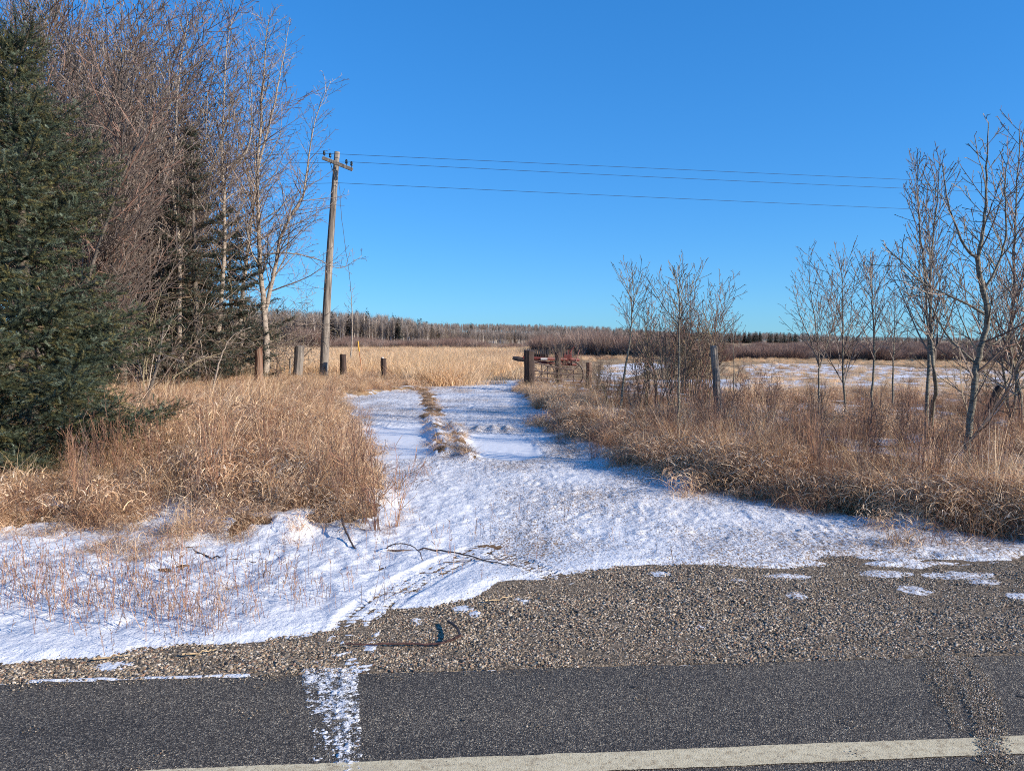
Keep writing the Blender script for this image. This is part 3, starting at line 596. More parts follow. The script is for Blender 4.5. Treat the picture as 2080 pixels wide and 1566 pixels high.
scatter('field_grass', G_FLD, place(x, y), rs.rand(len(x)) * 6.28, fsc * rs.uniform(.55, 1.15, len(x)), idx=fi, label='tall tan grass filling the field beyond the fence posts', cat='grass')

# ------------------------------------------------------------------ woody plants
def nrm(v): l = math.sqrt(v[0] * v[0] + v[1] * v[1] + v[2] * v[2]) + 1e-9; return (v[0] / l, v[1] / l, v[2] / l)
def side_dir(r, d, ang, azm):
    ref = (0, 0, 1) if abs(d[2]) < .95 else (1, 0, 0)
    a = nrm((d[1] * ref[2] - d[2] * ref[1], d[2] * ref[0] - d[0] * ref[2], d[0] * ref[1] - d[1] * ref[0])); b = (d[1] * a[2] - d[2] * a[1], d[2] * a[0] - d[0] * a[2], d[0] * a[1] - d[1] * a[0])
    c, s = math.cos(ang), math.sin(ang); ca, sa = math.cos(azm), math.sin(azm)
    return nrm(tuple(d[i] * c + (a[i] * ca + b[i] * sa) * s for i in range(3)))
def branch(r, p, d, L, r0, lev, cfg, out):
    c = cfg[lev]; n_ = max(2, int(round(L / c['seg']))); g = r.gauss; pts = [p]; rad = [r0]; dirs = [d]; tip = c.get('tip', .0025)
    for i in range(n_):
        d = nrm((d[0] + g(0, c['w']), d[1] + g(0, c['w']), d[2] + g(0, c['w'] * .7) + c['up'])); st = L / n_
        p = (p[0] + d[0] * st, p[1] + d[1] * st, p[2] + d[2] * st); pts.append(p); dirs.append(d); rad.append(max(tip, r0 * (1 - (i + 1) / n_) ** .85))
    out.append((lev, pts, rad))
    if lev + 1 < len(cfg): kids(r, pts, rad, dirs, L, lev + 1, cfg, out)
def kids(r, pts, rad, dirs, L, lev, cfg, out, t0=None):
    c = cfg[lev]; m = int(L * c['n'] * r.uniform(.85, 1.15) + r.random()); az = r.random() * 6.28; t0 = c.get('t0', .2) if t0 is None else t0; n_ = len(pts) - 1
    for k in range(m):
        t = t0 + (1 - t0) * ((k + r.random()) / m) ** c.get('tp', 1); f = t * n_; i = min(int(f), n_ - 1); f -= i; az += 2.4 + r.gauss(0, .5)
        q = tuple(pts[i][j] * (1 - f) + pts[i + 1][j] * f for j in range(3)); rr = rad[i] * (1 - f) + rad[i + 1] * f
        cl = c['L'] * (L if c.get('rel', True) else 1) * c.get('shape', lambda t: 1 - .65 * t)(t) * r.uniform(.55, 1.2)
        if cl < c['seg'] * .8: cl = c['seg'] * .8
        branch(r, q, side_dir(r, dirs[i + 1], math.radians(r.gauss(c['a'], c.get('as', 8))), az), cl, max(.003, min(rr * .62, cl * c.get('rr', .016))), lev, cfg, out)
def colr(c, v=.2):
    return c, v
def woody(name, out, lowlev, trunkmat, twigcols, root, rs_, tside=8, label=None):
    """trunk and crown meshes from branch paths"""
    tr = [(p, r_) for l, p, r_ in out if l <= lowlev]; tw = [(p, r_) for l, p, r_ in out if l > lowlev]; ms = []
    if tr:
        V, F_, _ = tubes(tr, tside); ms.append(('trunk', mesh('trunk', V, F_, trunkmat, smooth=True)))
    if tw:
        C = np.array(twigcols)[rs_.randint(len(twigcols), size=len(tw))] * rs_.uniform(.75, 1.25, (len(tw), 1))
        V, F_, C = tubes(tw, 3, C, cap=False); ms.append(('crown', mesh('crown', V, F_, M_TWIG, col=C)))
    return ms
def densify(P, k, jit, r):
    P = [tuple(map(float, p)) for p in P]; out = []
    for i in range(len(P) - 1):
        p0, p1, p2, p3 = P[max(i - 1, 0)], P[i], P[i + 1], P[min(i + 2, len(P) - 1)]
        for q in range(k):
            t = q / k; out.append(tuple(.5 * ((2 * p1[j]) + (-p0[j] + p2[j]) * t + (2 * p0[j] - 5 * p1[j] + 4 * p2[j] - p3[j]) * t * t + (-p0[j] + 3 * p1[j] - 3 * p2[j] + p3[j]) * t ** 3) + (r.gauss(0, jit) if (i or q) else 0) for j in range(3)))
    out.append(P[-1]); return out
def plen(P): return sum(math.dist(P[i], P[i + 1]) for i in range(len(P) - 1))
def pdirs(P): return [nrm(tuple(P[min(i + 1, len(P) - 1)][j] - P[max(i - 1, 0)][j] for j in range(3))) for i in range(len(P))]
GREYT = [(.20, .15, .12), (.27, .21, .17), (.15, .105, .085), (.30, .25, .20)]
REDT = [(.19, .105, .075), (.25, .15, .11), (.13, .078, .058), (.30, .20, .15)]
OLIVE = [(.22, .18, .11), (.17, .13, .085), (.28, .23, .15), (.13, .095, .07)]
def path_tree(name, paths, cfg, tcol, twcol, seed, label, cat='tree', group=None, t0=.3, low=0, depthjit=.1, extra=None):
    """tree whose stems follow given points (each: [(x,y,z)...], base radius, tip radius, first branch at)"""
    r = random.Random(seed); out = []; main = None; base = paths[0][0][0]; base = (base[0], base[1], zt(base[0], base[1]) - .05)
    for P, ra, rb, tt in paths:
        P = [tuple(P[i][j] - base[j] for j in range(3)) for i in range(len(P))]
        if abs(P[0][0]) + abs(P[0][1]) < .01: P[0] = (0, 0, 0)
        elif main:
            dd = [math.dist(P[0], m) for m in main]; j = dd.index(min(dd)); off = [main[j][k] - P[0][k] for k in range(3)]; P = [tuple(P[i][k] + off[k] * (1 if i == 0 else .6 if i == 1 else 0) for k in range(3)) for i in range(len(P))]
        Pd = densify(P, 4, .0035 * plen(P) ** .5, r); n_ = len(Pd); rad = [ra + (rb - ra) * (i / (n_ - 1)) ** .9 for i in range(n_)]
        if P[0] == (0, 0, 0): rad[0] *= 1.25
        main = main or Pd
        out.append((0, Pd, rad)); kids(r, Pd, rad, pdirs(Pd), plen(Pd), 1, cfg, out, t0=tt)
    e = empty(name, base); tag(e, label, cat, group)
    for nm, me in woody(name, out, low, tcol, twcol, e, np.random.RandomState(seed)): link(nm, me, e)
    return e
def P_(Y, *pts, dy=0.0):
    n_ = len(pts); return [at(px, py, Y + dy * i / (n_ - 1)) for i, (px, py) in enumerate(pts)]
def onground(px, py): x, y = gp(px, py); return (x, y, zt(x, y))
def stem(px, py, *pts, dy=0.0):
    x, y = gp(px, py); return [(x, y, zt(x, y) - .05)] + [at(a, b, y + dy * (i + 1) / len(pts)) for i, (a, b) in enumerate(pts)]
# young aspens right of the drive
SAP = [dict(seg=.12, w=.05, up=0, n=0, L=0, a=0), dict(seg=.13, w=.06, up=.06, n=6.0, L=.36, a=44, as_=8, t0=.25, shape=lambda t: (1.5 - 1.25 * t), tp=.95, rr=.0115, tip=.0045),
       dict(seg=.07, w=.08, up=.05, n=8.8, L=.44, a=36, t0=.10, rr=.012, tip=.004), dict(seg=.045, w=.12, up=.05, n=7, L=.26, a=45, t0=.1, rr=.01, tip=.0034)]
def cfgx(base, **k):
    c = [dict(q) for q in base]
    for kk, v in k.items(): i, f = int(kk[-1]), kk[:-1]; c[i][f] = v
    return c
YA = 'young bare aspens right of the drive'
path_tree('aspen_tree', [(stem(1963, 985, (1966, 900), (1978, 800), (1983, 740), (2000, 680), (2005, 630), (1990, 560), (1985, 520)), .040, .026, .12), (P_(8.8, (1985, 522), (1996, 470), (2003, 400), (2004, 320), (2008, 248)), .024, .004, .02),
          (P_(8.8, (1986, 525), (1960, 500), (1935, 440), (1920, 380), (1915, 330)), .018, .004, .1), (P_(8.8, (1992, 590), (2030, 520), (2045, 450), (2040, 370), (2048, 320)), .016, .004, .1),
          (P_(8.8, (2003, 640), (1950, 610), (1880, 580), (1830, 530), (1800, 508)), .016, .004, .2), (P_(8.8, (1985, 735), (1935, 690), (1890, 620), (1870, 560), (1865, 520)), .014, .004, .25)], cfgx(SAP, n1=8, L1=.44), M_ASPEN, GREYT + OLIVE, 11,
          'tallest crooked aspen of the right group with a kinked pale trunk', group=YA)
path_tree('aspen_tree', [(stem(1882, 908, (1884, 800), (1886, 700), (1878, 560), (1868, 470), (1862, 380), (1860, 335)), .034, .004, .3), (stem(1900, 938, (1905, 860), (1900, 780), (1893, 700), (1890, 640), (1890, 560), (1895, 470), (1905, 400), (1908, 330)), .036, .004, .3)],
          cfgx(SAP, n1=10, L1=.25, a1=30, up1=.08, n2=8), M_ASPEN, GREYT, 12, 'twin stemmed aspen, two dark trunks side by side with a dense narrow crown', group=YA)
path_tree('aspen_tree', [(stem(1665, 842, (1663, 760), (1664, 740), (1656, 660), (1646, 590), (1643, 508)), .026, .004, .28), (P_(17.4, (1664, 752), (1680, 700), (1695, 650), (1702, 600), (1700, 560)), .018, .004, .15), (P_(17.4, (1664, 748), (1645, 690), (1625, 640), (1612, 590)), .016, .004, .15)],
          cfgx(SAP, n1=8, L1=.38, a1=38, up1=.07), M_ASPEN, GREYT, 13, 'leftmost aspen of the right row, low forked into a wide open vase', group=YA)
path_tree('aspen_tree', [(stem(1722, 872, (1714, 800), (1712, 720), (1712, 640), (1710, 570), (1708, 545)), .026, .004, .22)], cfgx(SAP, n1=10, L1=.46, a1=30, up1=.06), M_ASPEN, GREYT, 14, 'slim straight aspen second from the left in the right row', group=YA)
path_tree('aspen_tree', [(stem(1770, 885, (1772, 800), (1776, 700), (1772, 620), (1770, 580), (1766, 552)), .026, .004, .33)], cfgx(SAP, n1=10, L1=.46, a1=30, up1=.06), M_ASPEN, GREYT, 15, 'slim aspen third from the left with a small upright crown', group=YA)
path_tree('aspen_tree', [(stem(1813, 838, (1814, 760), (1816, 700), (1818, 640), (1820, 600)), .028, .004, .35)], cfgx(SAP, n1=9, L1=.42, a1=42), M_ASPEN, GREYT, 16, 'short thin aspen just left of the twin stemmed one', group=YA)
path_tree('aspen_tree', [(stem(2074, 905, (2072, 800), (2052, 720), (2058, 600), (2062, 480), (2066, 370), (2070, 262)), .04, .005, .15), (P_(10.6, (2070, 780), (2100, 650), (2105, 480), (2100, 330)), .03, .004, .1)], cfgx(SAP, n1=9, L1=.36, a1=36, up1=.08), M_ASPEN, GREYT + REDT[:1], 17,
          'aspen at the right edge of the photo with many upright twigs', group=YA)
path_tree('aspen_tree', [(stem(2052, 880, (2045, 800), (2030, 700), (2010, 640), (1990, 590)), .03, .004, .1), (stem(2054, 882, (2066, 780), (2080, 660), (2082, 560)), .03, .004, .1)], cfgx(SAP, n1=8, L1=.45, a1=60, up1=.04, w1=.12), M_ASPEN, OLIVE, 18, 'low bushy aspen with tangled spreading limbs behind the leaning post', group=YA)
path_tree('aspen_tree', [(stem(1258, 868, (1268, 760), (1278, 700), (1284, 640), (1288, 600), (1284, 552)), .026, .004, .52)], cfgx(SAP, n1=10, L1=.42, a1=34, up1=.08, n2=6), M_ASPEN, OLIVE, 19, 'pale stemmed aspen sapling standing left of the brush clump', group=YA)
path_tree('aspen_tree', [(stem(1377, 900, (1378, 800), (1379, 740), (1380, 650), (1380, 600), (1378, 555)), .024, .004, .55)], cfgx(SAP, n1=9, L1=.42, a1=34, up1=.08, n2=6), M_ASPEN, OLIVE, 20, 'pale stemmed aspen sapling rising out of the brush clump', group=YA)
path_tree('aspen_tree', [(stem(1490, 800, (1491, 740), (1489, 690), (1491, 640)), .02, .004, .4)], cfgx(SAP, n1=8, L1=.34, a1=34, up1=.08), M_ASPEN, REDT, 21, 'tiny aspen sapling right of the tall leaning post', group=YA)

# shrubs: several stems from one root
def shrub_meshes(seed, ns, H, spread, cfg, cols, r0=.010, one=False):
    r = random.Random(seed); out = []
    for k in range(ns):
        a = r.random() * 6.28; d = nrm((math.cos(a) * spread * r.random(), math.sin(a) * spread * r.random(), 1)); q = (.12 * r.gauss(0, 1) * H * .3, .12 * r.gauss(0, 1) * H * .3, -.04)
        branch(r, q, d, H * r.uniform(.6, 1.05), r0 * r.uniform(.7, 1.3), 0, cfg, out)
    rs_ = np.random.RandomState(seed); st = [(p, q) for l, p, q in out if l == 0]; tw = [(p, q) for l, p, q in out if l > 0]
    C = np.array(cols)[rs_.randint(len(cols), size=len(st))] * rs_.uniform(.8, 1.3, (len(st), 1)); V, F_, C = tubes(st, 5, C, cap=False); ms = [('stems', mesh('stems', V, F_, M_TWIG, col=C, smooth=True))]
    if one: tw, ms = st + tw, []
    C = np.array(cols)[rs_.randint(len(cols), size=len(tw))] * rs_.uniform(.75, 1.25, (len(tw), 1)); V, F_, C = tubes(tw, 3, C, cap=False); ms.append(('twigs', mesh('twigs', V, F_, M_TWIG, col=C))); return ms
SH = [dict(seg=.16, w=.07, up=.03, n=0, L=0, a=0), dict(seg=.12, w=.10, up=.06, n=5.5, L=.38, a=40, t0=.25, rr=.011, tip=.003), dict(seg=.07, w=.12, up=.05, n=6, L=.42, a=42, t0=.1, rr=.01, tip=.0026), dict(seg=.05, w=.12, up=.04, n=6, L=.35, a=45, t0=.1, tip=.0025)]
def put(name, ms, x, y, rz, s, label, cat, group, z=None):
    if len(ms) == 1:
        e = link(name, ms[0][1], None, (x, y, zt(x, y))); e.rotation_euler = (0, 0, rz); e.scale = (s, s, s) if isinstance(s, (int, float)) else s; return tag(e, label, cat, group)
    e = empty(name, (x, y, zt(x, y) if z is None else z), rz, s); tag(e, label, cat, group)
    for nm, me in ms: link(nm, me, e)
    return e
SHM = [shrub_meshes(600 + k, 10, 2.5, .5, cfgx(SH, n1=6.5, tip1=.0048, tip2=.0042, tip3=.0036), GREYT[:1] + GREYT[2:3] + REDT[:1] + OLIVE[:2], .013) for k in range(3)]
SHS = [shrub_meshes(620 + k, 9, 1.0, .45, cfgx(SH, seg0=.08, n1=6, n2=5)[:3], BRN, .005, True) for k in range(3)]
SHR = [shrub_meshes(640 + k, 10, 1.0, .40, cfgx(SH, seg0=.08, n1=6, n2=6)[:3], REDT, .006, True) for k in range(3)]
def sh(ms, px, py, ptop, label, group, s0, sx=1.0, rz=None):
    x, y = gp(px, py); h = (py - ptop) / F * y; s = h / s0; put('shrub', ms, x, y, rs.rand() * 6.28 if rz is None else rz, (s * sx, s * sx, s), label, 'shrub', group)
BC = 'grey brown shrubs in the clump right of the gate'
for q, (px, py, pt) in enumerate([(1312, 850, 650), (1338, 850, 590), (1400, 850, 600), (1428, 845, 615), (1442, 838, 645), (1408, 818, 615), (1366, 870, 680), (1325, 815, 640), (1385, 805, 640), (1430, 810, 660)]):
    sh(SHM[q % 3], px, py, pt, 'many stemmed grey brown shrub in the tall clump right of the gate', BC, 2.1, .8)
for q, (px, py, pt) in enumerate([(1240, 838, 728), (1215, 820, 735), (1265, 830, 750)]): sh(SHM[q % 3], px, py, pt, ['dark spreading shrub before the snowy field left of the pale sapling', 'small dark shrub beside the reddish fence post', 'small dark shrub at the foot of the pale sapling'][q], None, 2.45, 1.25)
for q, (px, py, pt) in enumerate([(1122, 772, 680), (1140, 771, 676), (1180, 775, 705), (1158, 772, 690), (1210, 800, 725), (1132, 795, 712)]): sh(SHM[(q + 1) % 3], px, py, pt, 'grey shrub growing up through the gate and red implement', 'shrubs growing through the gate', 2.45, 1.0)
for q, (px, py, pt) in enumerate([(1500, 870, 740), (1528, 850, 730), (1560, 860, 745), (1480, 900, 760), (1545, 905, 800), (1610, 880, 800), (1450, 920, 820), (1700, 930, 850), (1760, 920, 830), (1640, 900, 820), (1420, 900, 790), (1835, 930, 850), (1930, 930, 860), (2010, 960, 880), (1580, 840, 770), (1650, 860, 800), (1740, 850, 800), (1800, 870, 800)] + [(float(a), float(b), float(b - c)) for a, b, c in zip(rs.uniform(1180, 2080, 44), rs.uniform(815, 960, 44), rs.uniform(50, 120, 44)) if b > 820 + (a - 1180) * .09]):
    sh(SHR[q % 3], px, py, pt, 'small reddish brown shrub in the grass right of the drive', 'reddish shrubs in the right verge', .98, .9)
for q, (px, py, pt, sx) in enumerate([(762, 1085, 880, 1), (735, 1070, 860, .7), (800, 1075, 900, 1.0), (700, 1050, 850, .7), (720, 990, 850, .7)]):
    sh(SHS[q % 3], px, py, pt, 'thin twiggy brown shrub at the right edge of the matted grass', 'twiggy shrubs along the edge of the drive', .98, sx)
pts, sc = [], []
for q in range(330):
    px, py = (rs.uniform(120, 790), rs.uniform(800, 1060)) if q < 160 else (rs.uniform(1350, 2080), rs.uniform(850, 1050)); x_, y_ = gp(px, py)
    if sd(np.array([x_]), np.array([y_]), P_LEFT if q < 160 else P_RIGHT)[0] < .12: continue
    pts.append((x_, y_, zt(x_, y_))); h = rs.uniform(.45, 1.1); sc.append((h * .5, h * .5, h))
scatter('weed_stalks', [m[0][1] for m in SHS + SHR], np.array(pts), rs.rand(len(pts)) * 6.28, np.array(sc), label='thin dry weed stalks standing in the dead grass', cat='weeds')
# weed stems in the foreground snow
def stem_tuft(seed, n_, R, L):
    r = random.Random(seed); out = []; c = [dict(seg=.05, w=.06, up=.03, n=0, L=0, a=0, tip=.0011), dict(seg=.03, w=.1, up=.05, n=9, L=.22, a=38, t0=.45, rr=.012, tip=.001)]
    for k in range(n_): a = r.random() * 6.28; branch(r, (R * math.cos(a) * r.random(), R * math.sin(a) * r.random(), -.02), nrm((r.gauss(0, .22), r.gauss(0, .22), 1)), L * r.uniform(.4, 1.15), .0021, 0, c, out)
    cc = np.array(REDT + BRN)[np.random.RandomState(seed).randint(9, size=len(out))] * 1.1; V, F_, C = tubes([(p, q) for l, p, q in out], 3, cc, cap=False); return mesh('stem_tuft', V, F_, M_TWIG, col=C)
ST = [stem_tuft(700 + k, 4, .10, .24) for k in range(6)]
pts = []
for cx, cy, sx, sy, m_ in ((320, 1240, 110, 35, 78), (420, 1260, 60, 25, 30), (160, 1200, 110, 40, 80), (480, 1180, 140, 30, 40), (30, 1190, 50, 40, 50), (560, 1200, 120, 40, 24), (270, 1160, 120, 30, 40), (860, 1110, 100, 25, 16), (480, 1290, 60, 10, 8), (1100, 1090, 200, 30, 10), (760, 1150, 90, 30, 10)):
    for q in range(m_): 
        a = gp(rs.normal(cx, sx), rs.normal(cy, sy)); 
        if sd(np.array([a[0]]), np.array([a[1]]), P_SNOW)[0] > .05: pts.append(a)
pts = np.array(pts); scatter('weed_stems', ST, place(pts[:, 0], pts[:, 1]), rs.rand(len(pts)) * 6.28, rs.uniform(.5, 1.25, len(pts)), label='thin reddish weed stems standing in the foreground snow', cat='weeds')
#PART3
# ------------------------------------------------------------------ the large spruce and the darker ones behind
def shoots(V0, D0, L0, r, per, nl, wd, cols):
    """needle sprays: many narrow triangles round each shoot"""
    K = len(V0); t = r.uniform(0, 1.05, (K, per)); a = r.uniform(0, 6.283, (K, per))
    D = D0 / (np.linalg.norm(D0, axis=1, keepdims=True) + 1e-9); ref = np.where(np.abs(D[:, 2:3]) > .9, [[1., 0, 0]], [[0, 0, 1.]])
    A = np.cross(D, ref); A /= np.linalg.norm(A, axis=1, keepdims=True); B = np.cross(D, A)
    P = V0[:, None] + D[:, None] * (t * L0[:, None])[..., None]
    o = A[:, None] * np.cos(a)[..., None] + B[:, None] * np.sin(a)[..., None]; tip = P + (o * .78 + D[:, None] * .62) * (nl * r.uniform(.7, 1.2, (K, per)))[..., None]
    sdv = np.cross(o, D[:, None]); sdv /= np.linalg.norm(sdv, axis=2, keepdims=True) + 1e-9; sdv = sdv * wd * .5
    V = np.stack([P - sdv, P + sdv, tip], 2).reshape(-1, 3); F_ = np.arange(len(V)).reshape(-1, 3)
    c = cols[r.randint(len(cols), size=K)] * r.uniform(.55, 1.5, (K, 1)); return V, F_, np.repeat(c, per * 3, 0)
def spruce(name, x, y, Ht, prof, seed, gap, nbr, per, nl, wd, cols, label, bare=(), trunk_r=.09, dens=1.0, group=None, thick=1.0):
    r = np.random.RandomState(seed); e = empty(name, (x, y, zt(x, y))); tag(e, label, 'tree', group)
    zz = np.linspace(0, 1, 12); tp = [(.02 * math.sin(q * 3), .02 * math.cos(q * 4), q * Ht - .05) for q in zz]; V, F_, _ = tubes([(tp, [trunk_r * (1 - .92 * q) + .006 for q in zz])], 8)
    link('trunk', mesh('trunk', V, F_, M_GREYBARK, smooth=True), e)
    br, SV, SD, SL = [], [], [], []; z = .12; lv = 0
    while z < Ht * .985:
        m = nbr; off = r.rand() * 6.28
        for k in range(m):
            az = off + k * 6.283 / m + r.normal(0, .25); R0 = prof(z / Ht, az) * r.uniform(.62, 1.18)
            if R0 < .06: R0 = .06
            n_ = max(4, int(R0 / .11)); t = np.linspace(0, 1, n_ + 1); h = z / Ht
            el = np.interp(h, [0, .5, .9, 1], [-.10, .10, .55, 1.1]) + r.normal(0, .08)
            rad = R0 * t; zc = z + R0 * (math.tan(min(el, .9)) * t * .8 - .22 * t * (1 - t) + .10 * t ** 3 - .03) ; swing = r.normal(0, .12) * t
            P = np.stack([rad * np.cos(az + swing), rad * np.sin(az + swing), zc], 1); br.append((P, np.interp(t, [0, 1], [.006 + .012 * R0, .003])))
            # side twigs with hanging and rising shoots
            ns = int(R0 / .075 * dens) + 3
            for q in range(ns):
                u = (.18 if R0 > .5 else .05) + (1 - (.18 if R0 > .5 else .05)) * (q + r.rand()) / ns; i = min(int(u * n_), n_ - 1); f = u * n_ - i; p = P[i] * (1 - f) + P[i + 1] * f; dd = P[i + 1] - P[i]; dd /= np.linalg.norm(dd)
                for sg in (-1, 1):
                    ls = min(.46, (.10 + .42 * R0 * (1 - u) ** .7 * .6)) * r.uniform(.6, 1.3); sidev = np.array([-dd[1], dd[0], 0]) * sg; d2 = dd * .62 + sidev * .78 + np.array([0, 0, r.normal(-.05, .22)]); d2 /= np.linalg.norm(d2)
                    m2 = max(1, int(ls / (.052 * thick)))
                    for w_ in range(m2 + 1):
                        v = w_ / (m2 + .001); pp = p + d2 * ls * v; sg2 = 1 if w_ % 2 else -1
                        d3 = d2 * .75 + np.array([-d2[1], d2[0], 0]) * sg2 * .6 + np.array([0, 0, r.normal(.12, .38)]); SV.append(pp); SD.append(d2 if w_ == m2 else d3); SL.append(r.uniform(.07, .13) * thick)
                SV.append(p); SD.append(dd * .6 + np.array([0, 0, r.normal(.25, .4)])); SL.append(.11)
        z += gap * r.uniform(.8, 1.2); lv += 1
    SV, SD, SL = np.array(SV), np.array(SD), np.array(SL)
    V, F_, C = shoots(SV, SD, SL, r, per, nl, wd, np.array(cols)); me = mesh('foliage', V, F_, M_NEEDLE, col=C); link('crown', me, e)
    cc = np.tile([(.20, .15, .10)], (len(br), 1)) * r.uniform(.6, 1.4, (len(br), 1)); V = []; 
    by = tubes(br, 4, cc, cap=False); CAPS.clear(); link('branches', mesh('branches', by[0], by[1], M_TWIG, col=by[2]), e)
    return e, len(SV)
BLUEG = [(.066, .086, .054), (.095, .118, .078), (.056, .068, .036), (.14, .165, .115), (.11, .105, .042), (.13, .112, .045), (.045, .055, .03), (.035, .045, .025)]
PZ = [((691 - y_) / 160 + 1.65) / 5.65 for y_ in (1000, 960, 900, 830, 760, 700, 655, 610, 540, 450, 420, 375, 330, 290, 230, 180, 150, 110, 60, 45)]
PR = [1.0, 1.3, 1.6, 1.8, 1.5, 1.55, 1.85, 1.3, .85, .9, 1.3, 1.45, .95, .75, .68, .38, .36, .42, .32, .08]
def prof1(h, az):
    return .82 * np.interp(h, PZ, PR) * (1 + .16 * math.sin(az * 2 + h * 17) + .16 * math.sin(h * 43 + az * 3)) * (1.08 if math.cos(az) > 0 else 1.05)
sx, sy = at(50, 700, 9.1)[:2]
e, n1 = spruce('spruce_tree', sx, sy, 4.98, prof1, 5, .185, 8, 46, .030, .0046, BLUEG, 'large blue green spruce with dense needles filling the left edge', trunk_r=.11, dens=1.25, thick=1.4)
print('spruce shoots', n1)
DARKG = [(.045, .058, .038), (.06, .065, .04), (.10, .07, .045), (.05, .06, .05)]
def prof2(h, az): return np.interp(h, [0, .15, .5, .85, 1], [1.5, 1.7, 1.2, .45, .05]) * (1 + .2 * math.sin(az * 3 + h * 13))
sx, sy = at(398, 700, 24)[:2]; e, n2 = spruce('spruce_tree', sx, sy, 8.1, prof2, 6, .42, 6, 10, .06, .014, DARKG, 'dark thin crowned spruce behind the birch trunks', trunk_r=.12, dens=.42)
def prof3(h, az): return prof2(h, az) * 1.25
sx, sy = at(470, 700, 27)[:2]; e, n3 = spruce('spruce_tree', sx, sy, 6.0, prof3, 8, .40, 6, 10, .07, .015, DARKG, 'shorter dark spruce with low boughs behind the forked birch', trunk_r=.10, dens=.42)
sx, sy = at(340, 700, 26)[:2]; e, n4 = spruce('spruce_tree', sx, sy, 5.6, prof3, 9, .42, 6, 10, .07, .015, DARKG, 'short dark spruce half hidden in the thicket left of the birches', trunk_r=.10, dens=.42)

# ------------------------------------------------------------------ birches at the edge of the wood
BI = [dict(seg=.3, w=.05, up=0, n=0, L=0, a=0), dict(seg=.22, w=.09, up=.035, n=6.0, L=.27, a=48, t0=.3, shape=lambda t: 1.2 - .9 * t, tp=.9, rr=.011, tip=.007),
      dict(seg=.13, w=.10, up=.05, n=5.2, L=.40, a=45, t0=.12, rr=.009, tip=.006), dict(seg=.09, w=.13, up=.05, n=5.0, L=.36, a=45, t0=.1, rr=.009, tip=.0048)]
BG = 'birches at the edge of the wood'
path_tree('birch_tree', [(stem(537, 786, (541, 720), (538, 660), (536, 625), (530, 560), (526, 480), (524, 420), (523, 340), (530, 250), (534, 170), (540, 90), (545, 40)), .135, .010, .30),
          (P_(27.4, (540, 640), (548, 600), (560, 540), (568, 490), (590, 440), (615, 400), (622, 360), (630, 300), (645, 230), (672, 165)), .085, .008, .12), (P_(27.4, (523, 345), (540, 280), (560, 200), (575, 120), (588, 45)), .05, .007, .1),
          (P_(27.4, (565, 530), (600, 520), (640, 525), (690, 545), (735, 520)), .03, .006, .15)], BI, M_BIRCH, GREYT, 31, 'forked white birch in front of the rust stained post', group=BG)
path_tree('birch_tree', [(stem(485, 772, (490, 700), (488, 640), (492, 600), (500, 540), (506, 480), (515, 420), (520, 360), (515, 280), (505, 190), (498, 110)), .11, .008, .35), (P_(29, (518, 400), (508, 330), (480, 260), (470, 190)), .04, .006, .1)], BI, M_BIRCH, GREYT, 32, 'slightly leaning birch just left of the forked one', group=BG)
path_tree('birch_tree', [(stem(443, 790, (447, 720), (444, 680), (450, 600), (455, 520), (456, 440), (455, 380), (453, 350), (452, 270), (457, 180), (460, 100), (470, 40)), .105, .008, .32), (P_(26.5, (455, 352), (470, 335), (500, 310), (512, 250), (510, 160), (520, 90)), .045, .006, .1), (P_(26.5, (453, 350), (430, 300), (415, 240), (405, 160)), .035, .006, .1)],
          BI, M_BIRCH, GREYT, 33, 'pale birch forking halfway up, third from the utility pole', group=BG)
path_tree('birch_tree', [(stem(368, 800, (372, 760), (366, 700), (364, 640), (366, 560), (362, 480), (355, 420), (350, 370), (356, 280), (362, 180), (372, 90), (385, 20)), .10, .008, .35), (P_(24.5, (352, 380), (330, 320), (310, 240), (300, 140)), .04, .006, .1)], BI, M_BIRCH, GREYT, 34, 'birch with peeling patchy trunk left of the dark spruce', group=BG)
LB = [dict(seg=.2, w=.05, up=0, n=0, L=0, a=0), dict(seg=.16, w=.12, up=.0, n=3.5, L=.34, a=55, t0=.3, rr=.011, tip=.006), dict(seg=.12, w=.14, up=.0, n=4.5, L=.4, a=50, t0=.1, rr=.009, tip=.005)]
LG = 'thin leaning birch stems under the wood'
path_tree('birch_sapling', [(stem(428, 822, (437, 770), (447, 730), (460, 700), (475, 680), (510, 665)), .034, .008, .3)], LB, M_BIRCH, GREYT, 41, 'thin white birch stem leaning right out of the grass', group=LG)
path_tree('birch_sapling', [(stem(376, 800, (384, 750), (395, 710), (408, 670), (416, 620), (423, 595)), .036, .008, .3), (P_(22, (398, 700), (408, 730), (420, 760)), .02, .007, .3)], LB, M_BIRCH, GREYT, 42, 'thin birch stem leaning against its neighbour with drooping limbs', group=LG)
path_tree('grey_sapling', [(stem(292, 860, (298, 810), (312, 770), (322, 740), (338, 725), (356, 718)), .05, .012, .3), (P_(15.5, (328, 735), (332, 690), (333, 660)), .025, .01, .3)], LB, M_GREYBARK, GREYT, 43, 'grey bent stem curving out beside the large spruce', group=None)
path_tree('birch_sapling', [(stem(603, 775, (600, 730), (598, 700), (595, 660), (590, 640)), .035, .008, .4), (P_(28, (590, 640), (620, 650), (650, 655)), .012, .006, .4)], cfgx(LB, n1=6, L1=.8, a1=60), M_GREYBARK, GREYT, 44, 'low scraggly sapling with drooping limbs behind the pale grey post', group=None)
path_tree('birch_sapling', [(stem(712, 745, (714, 700), (716, 650), (714, 610), (716, 585)), .06, .01, .45)], cfgx(BI, n1=2.2, L1=.25), M_BIRCH, GREYT, 45, 'lone slender birch seen just right of the utility pole', group=None)
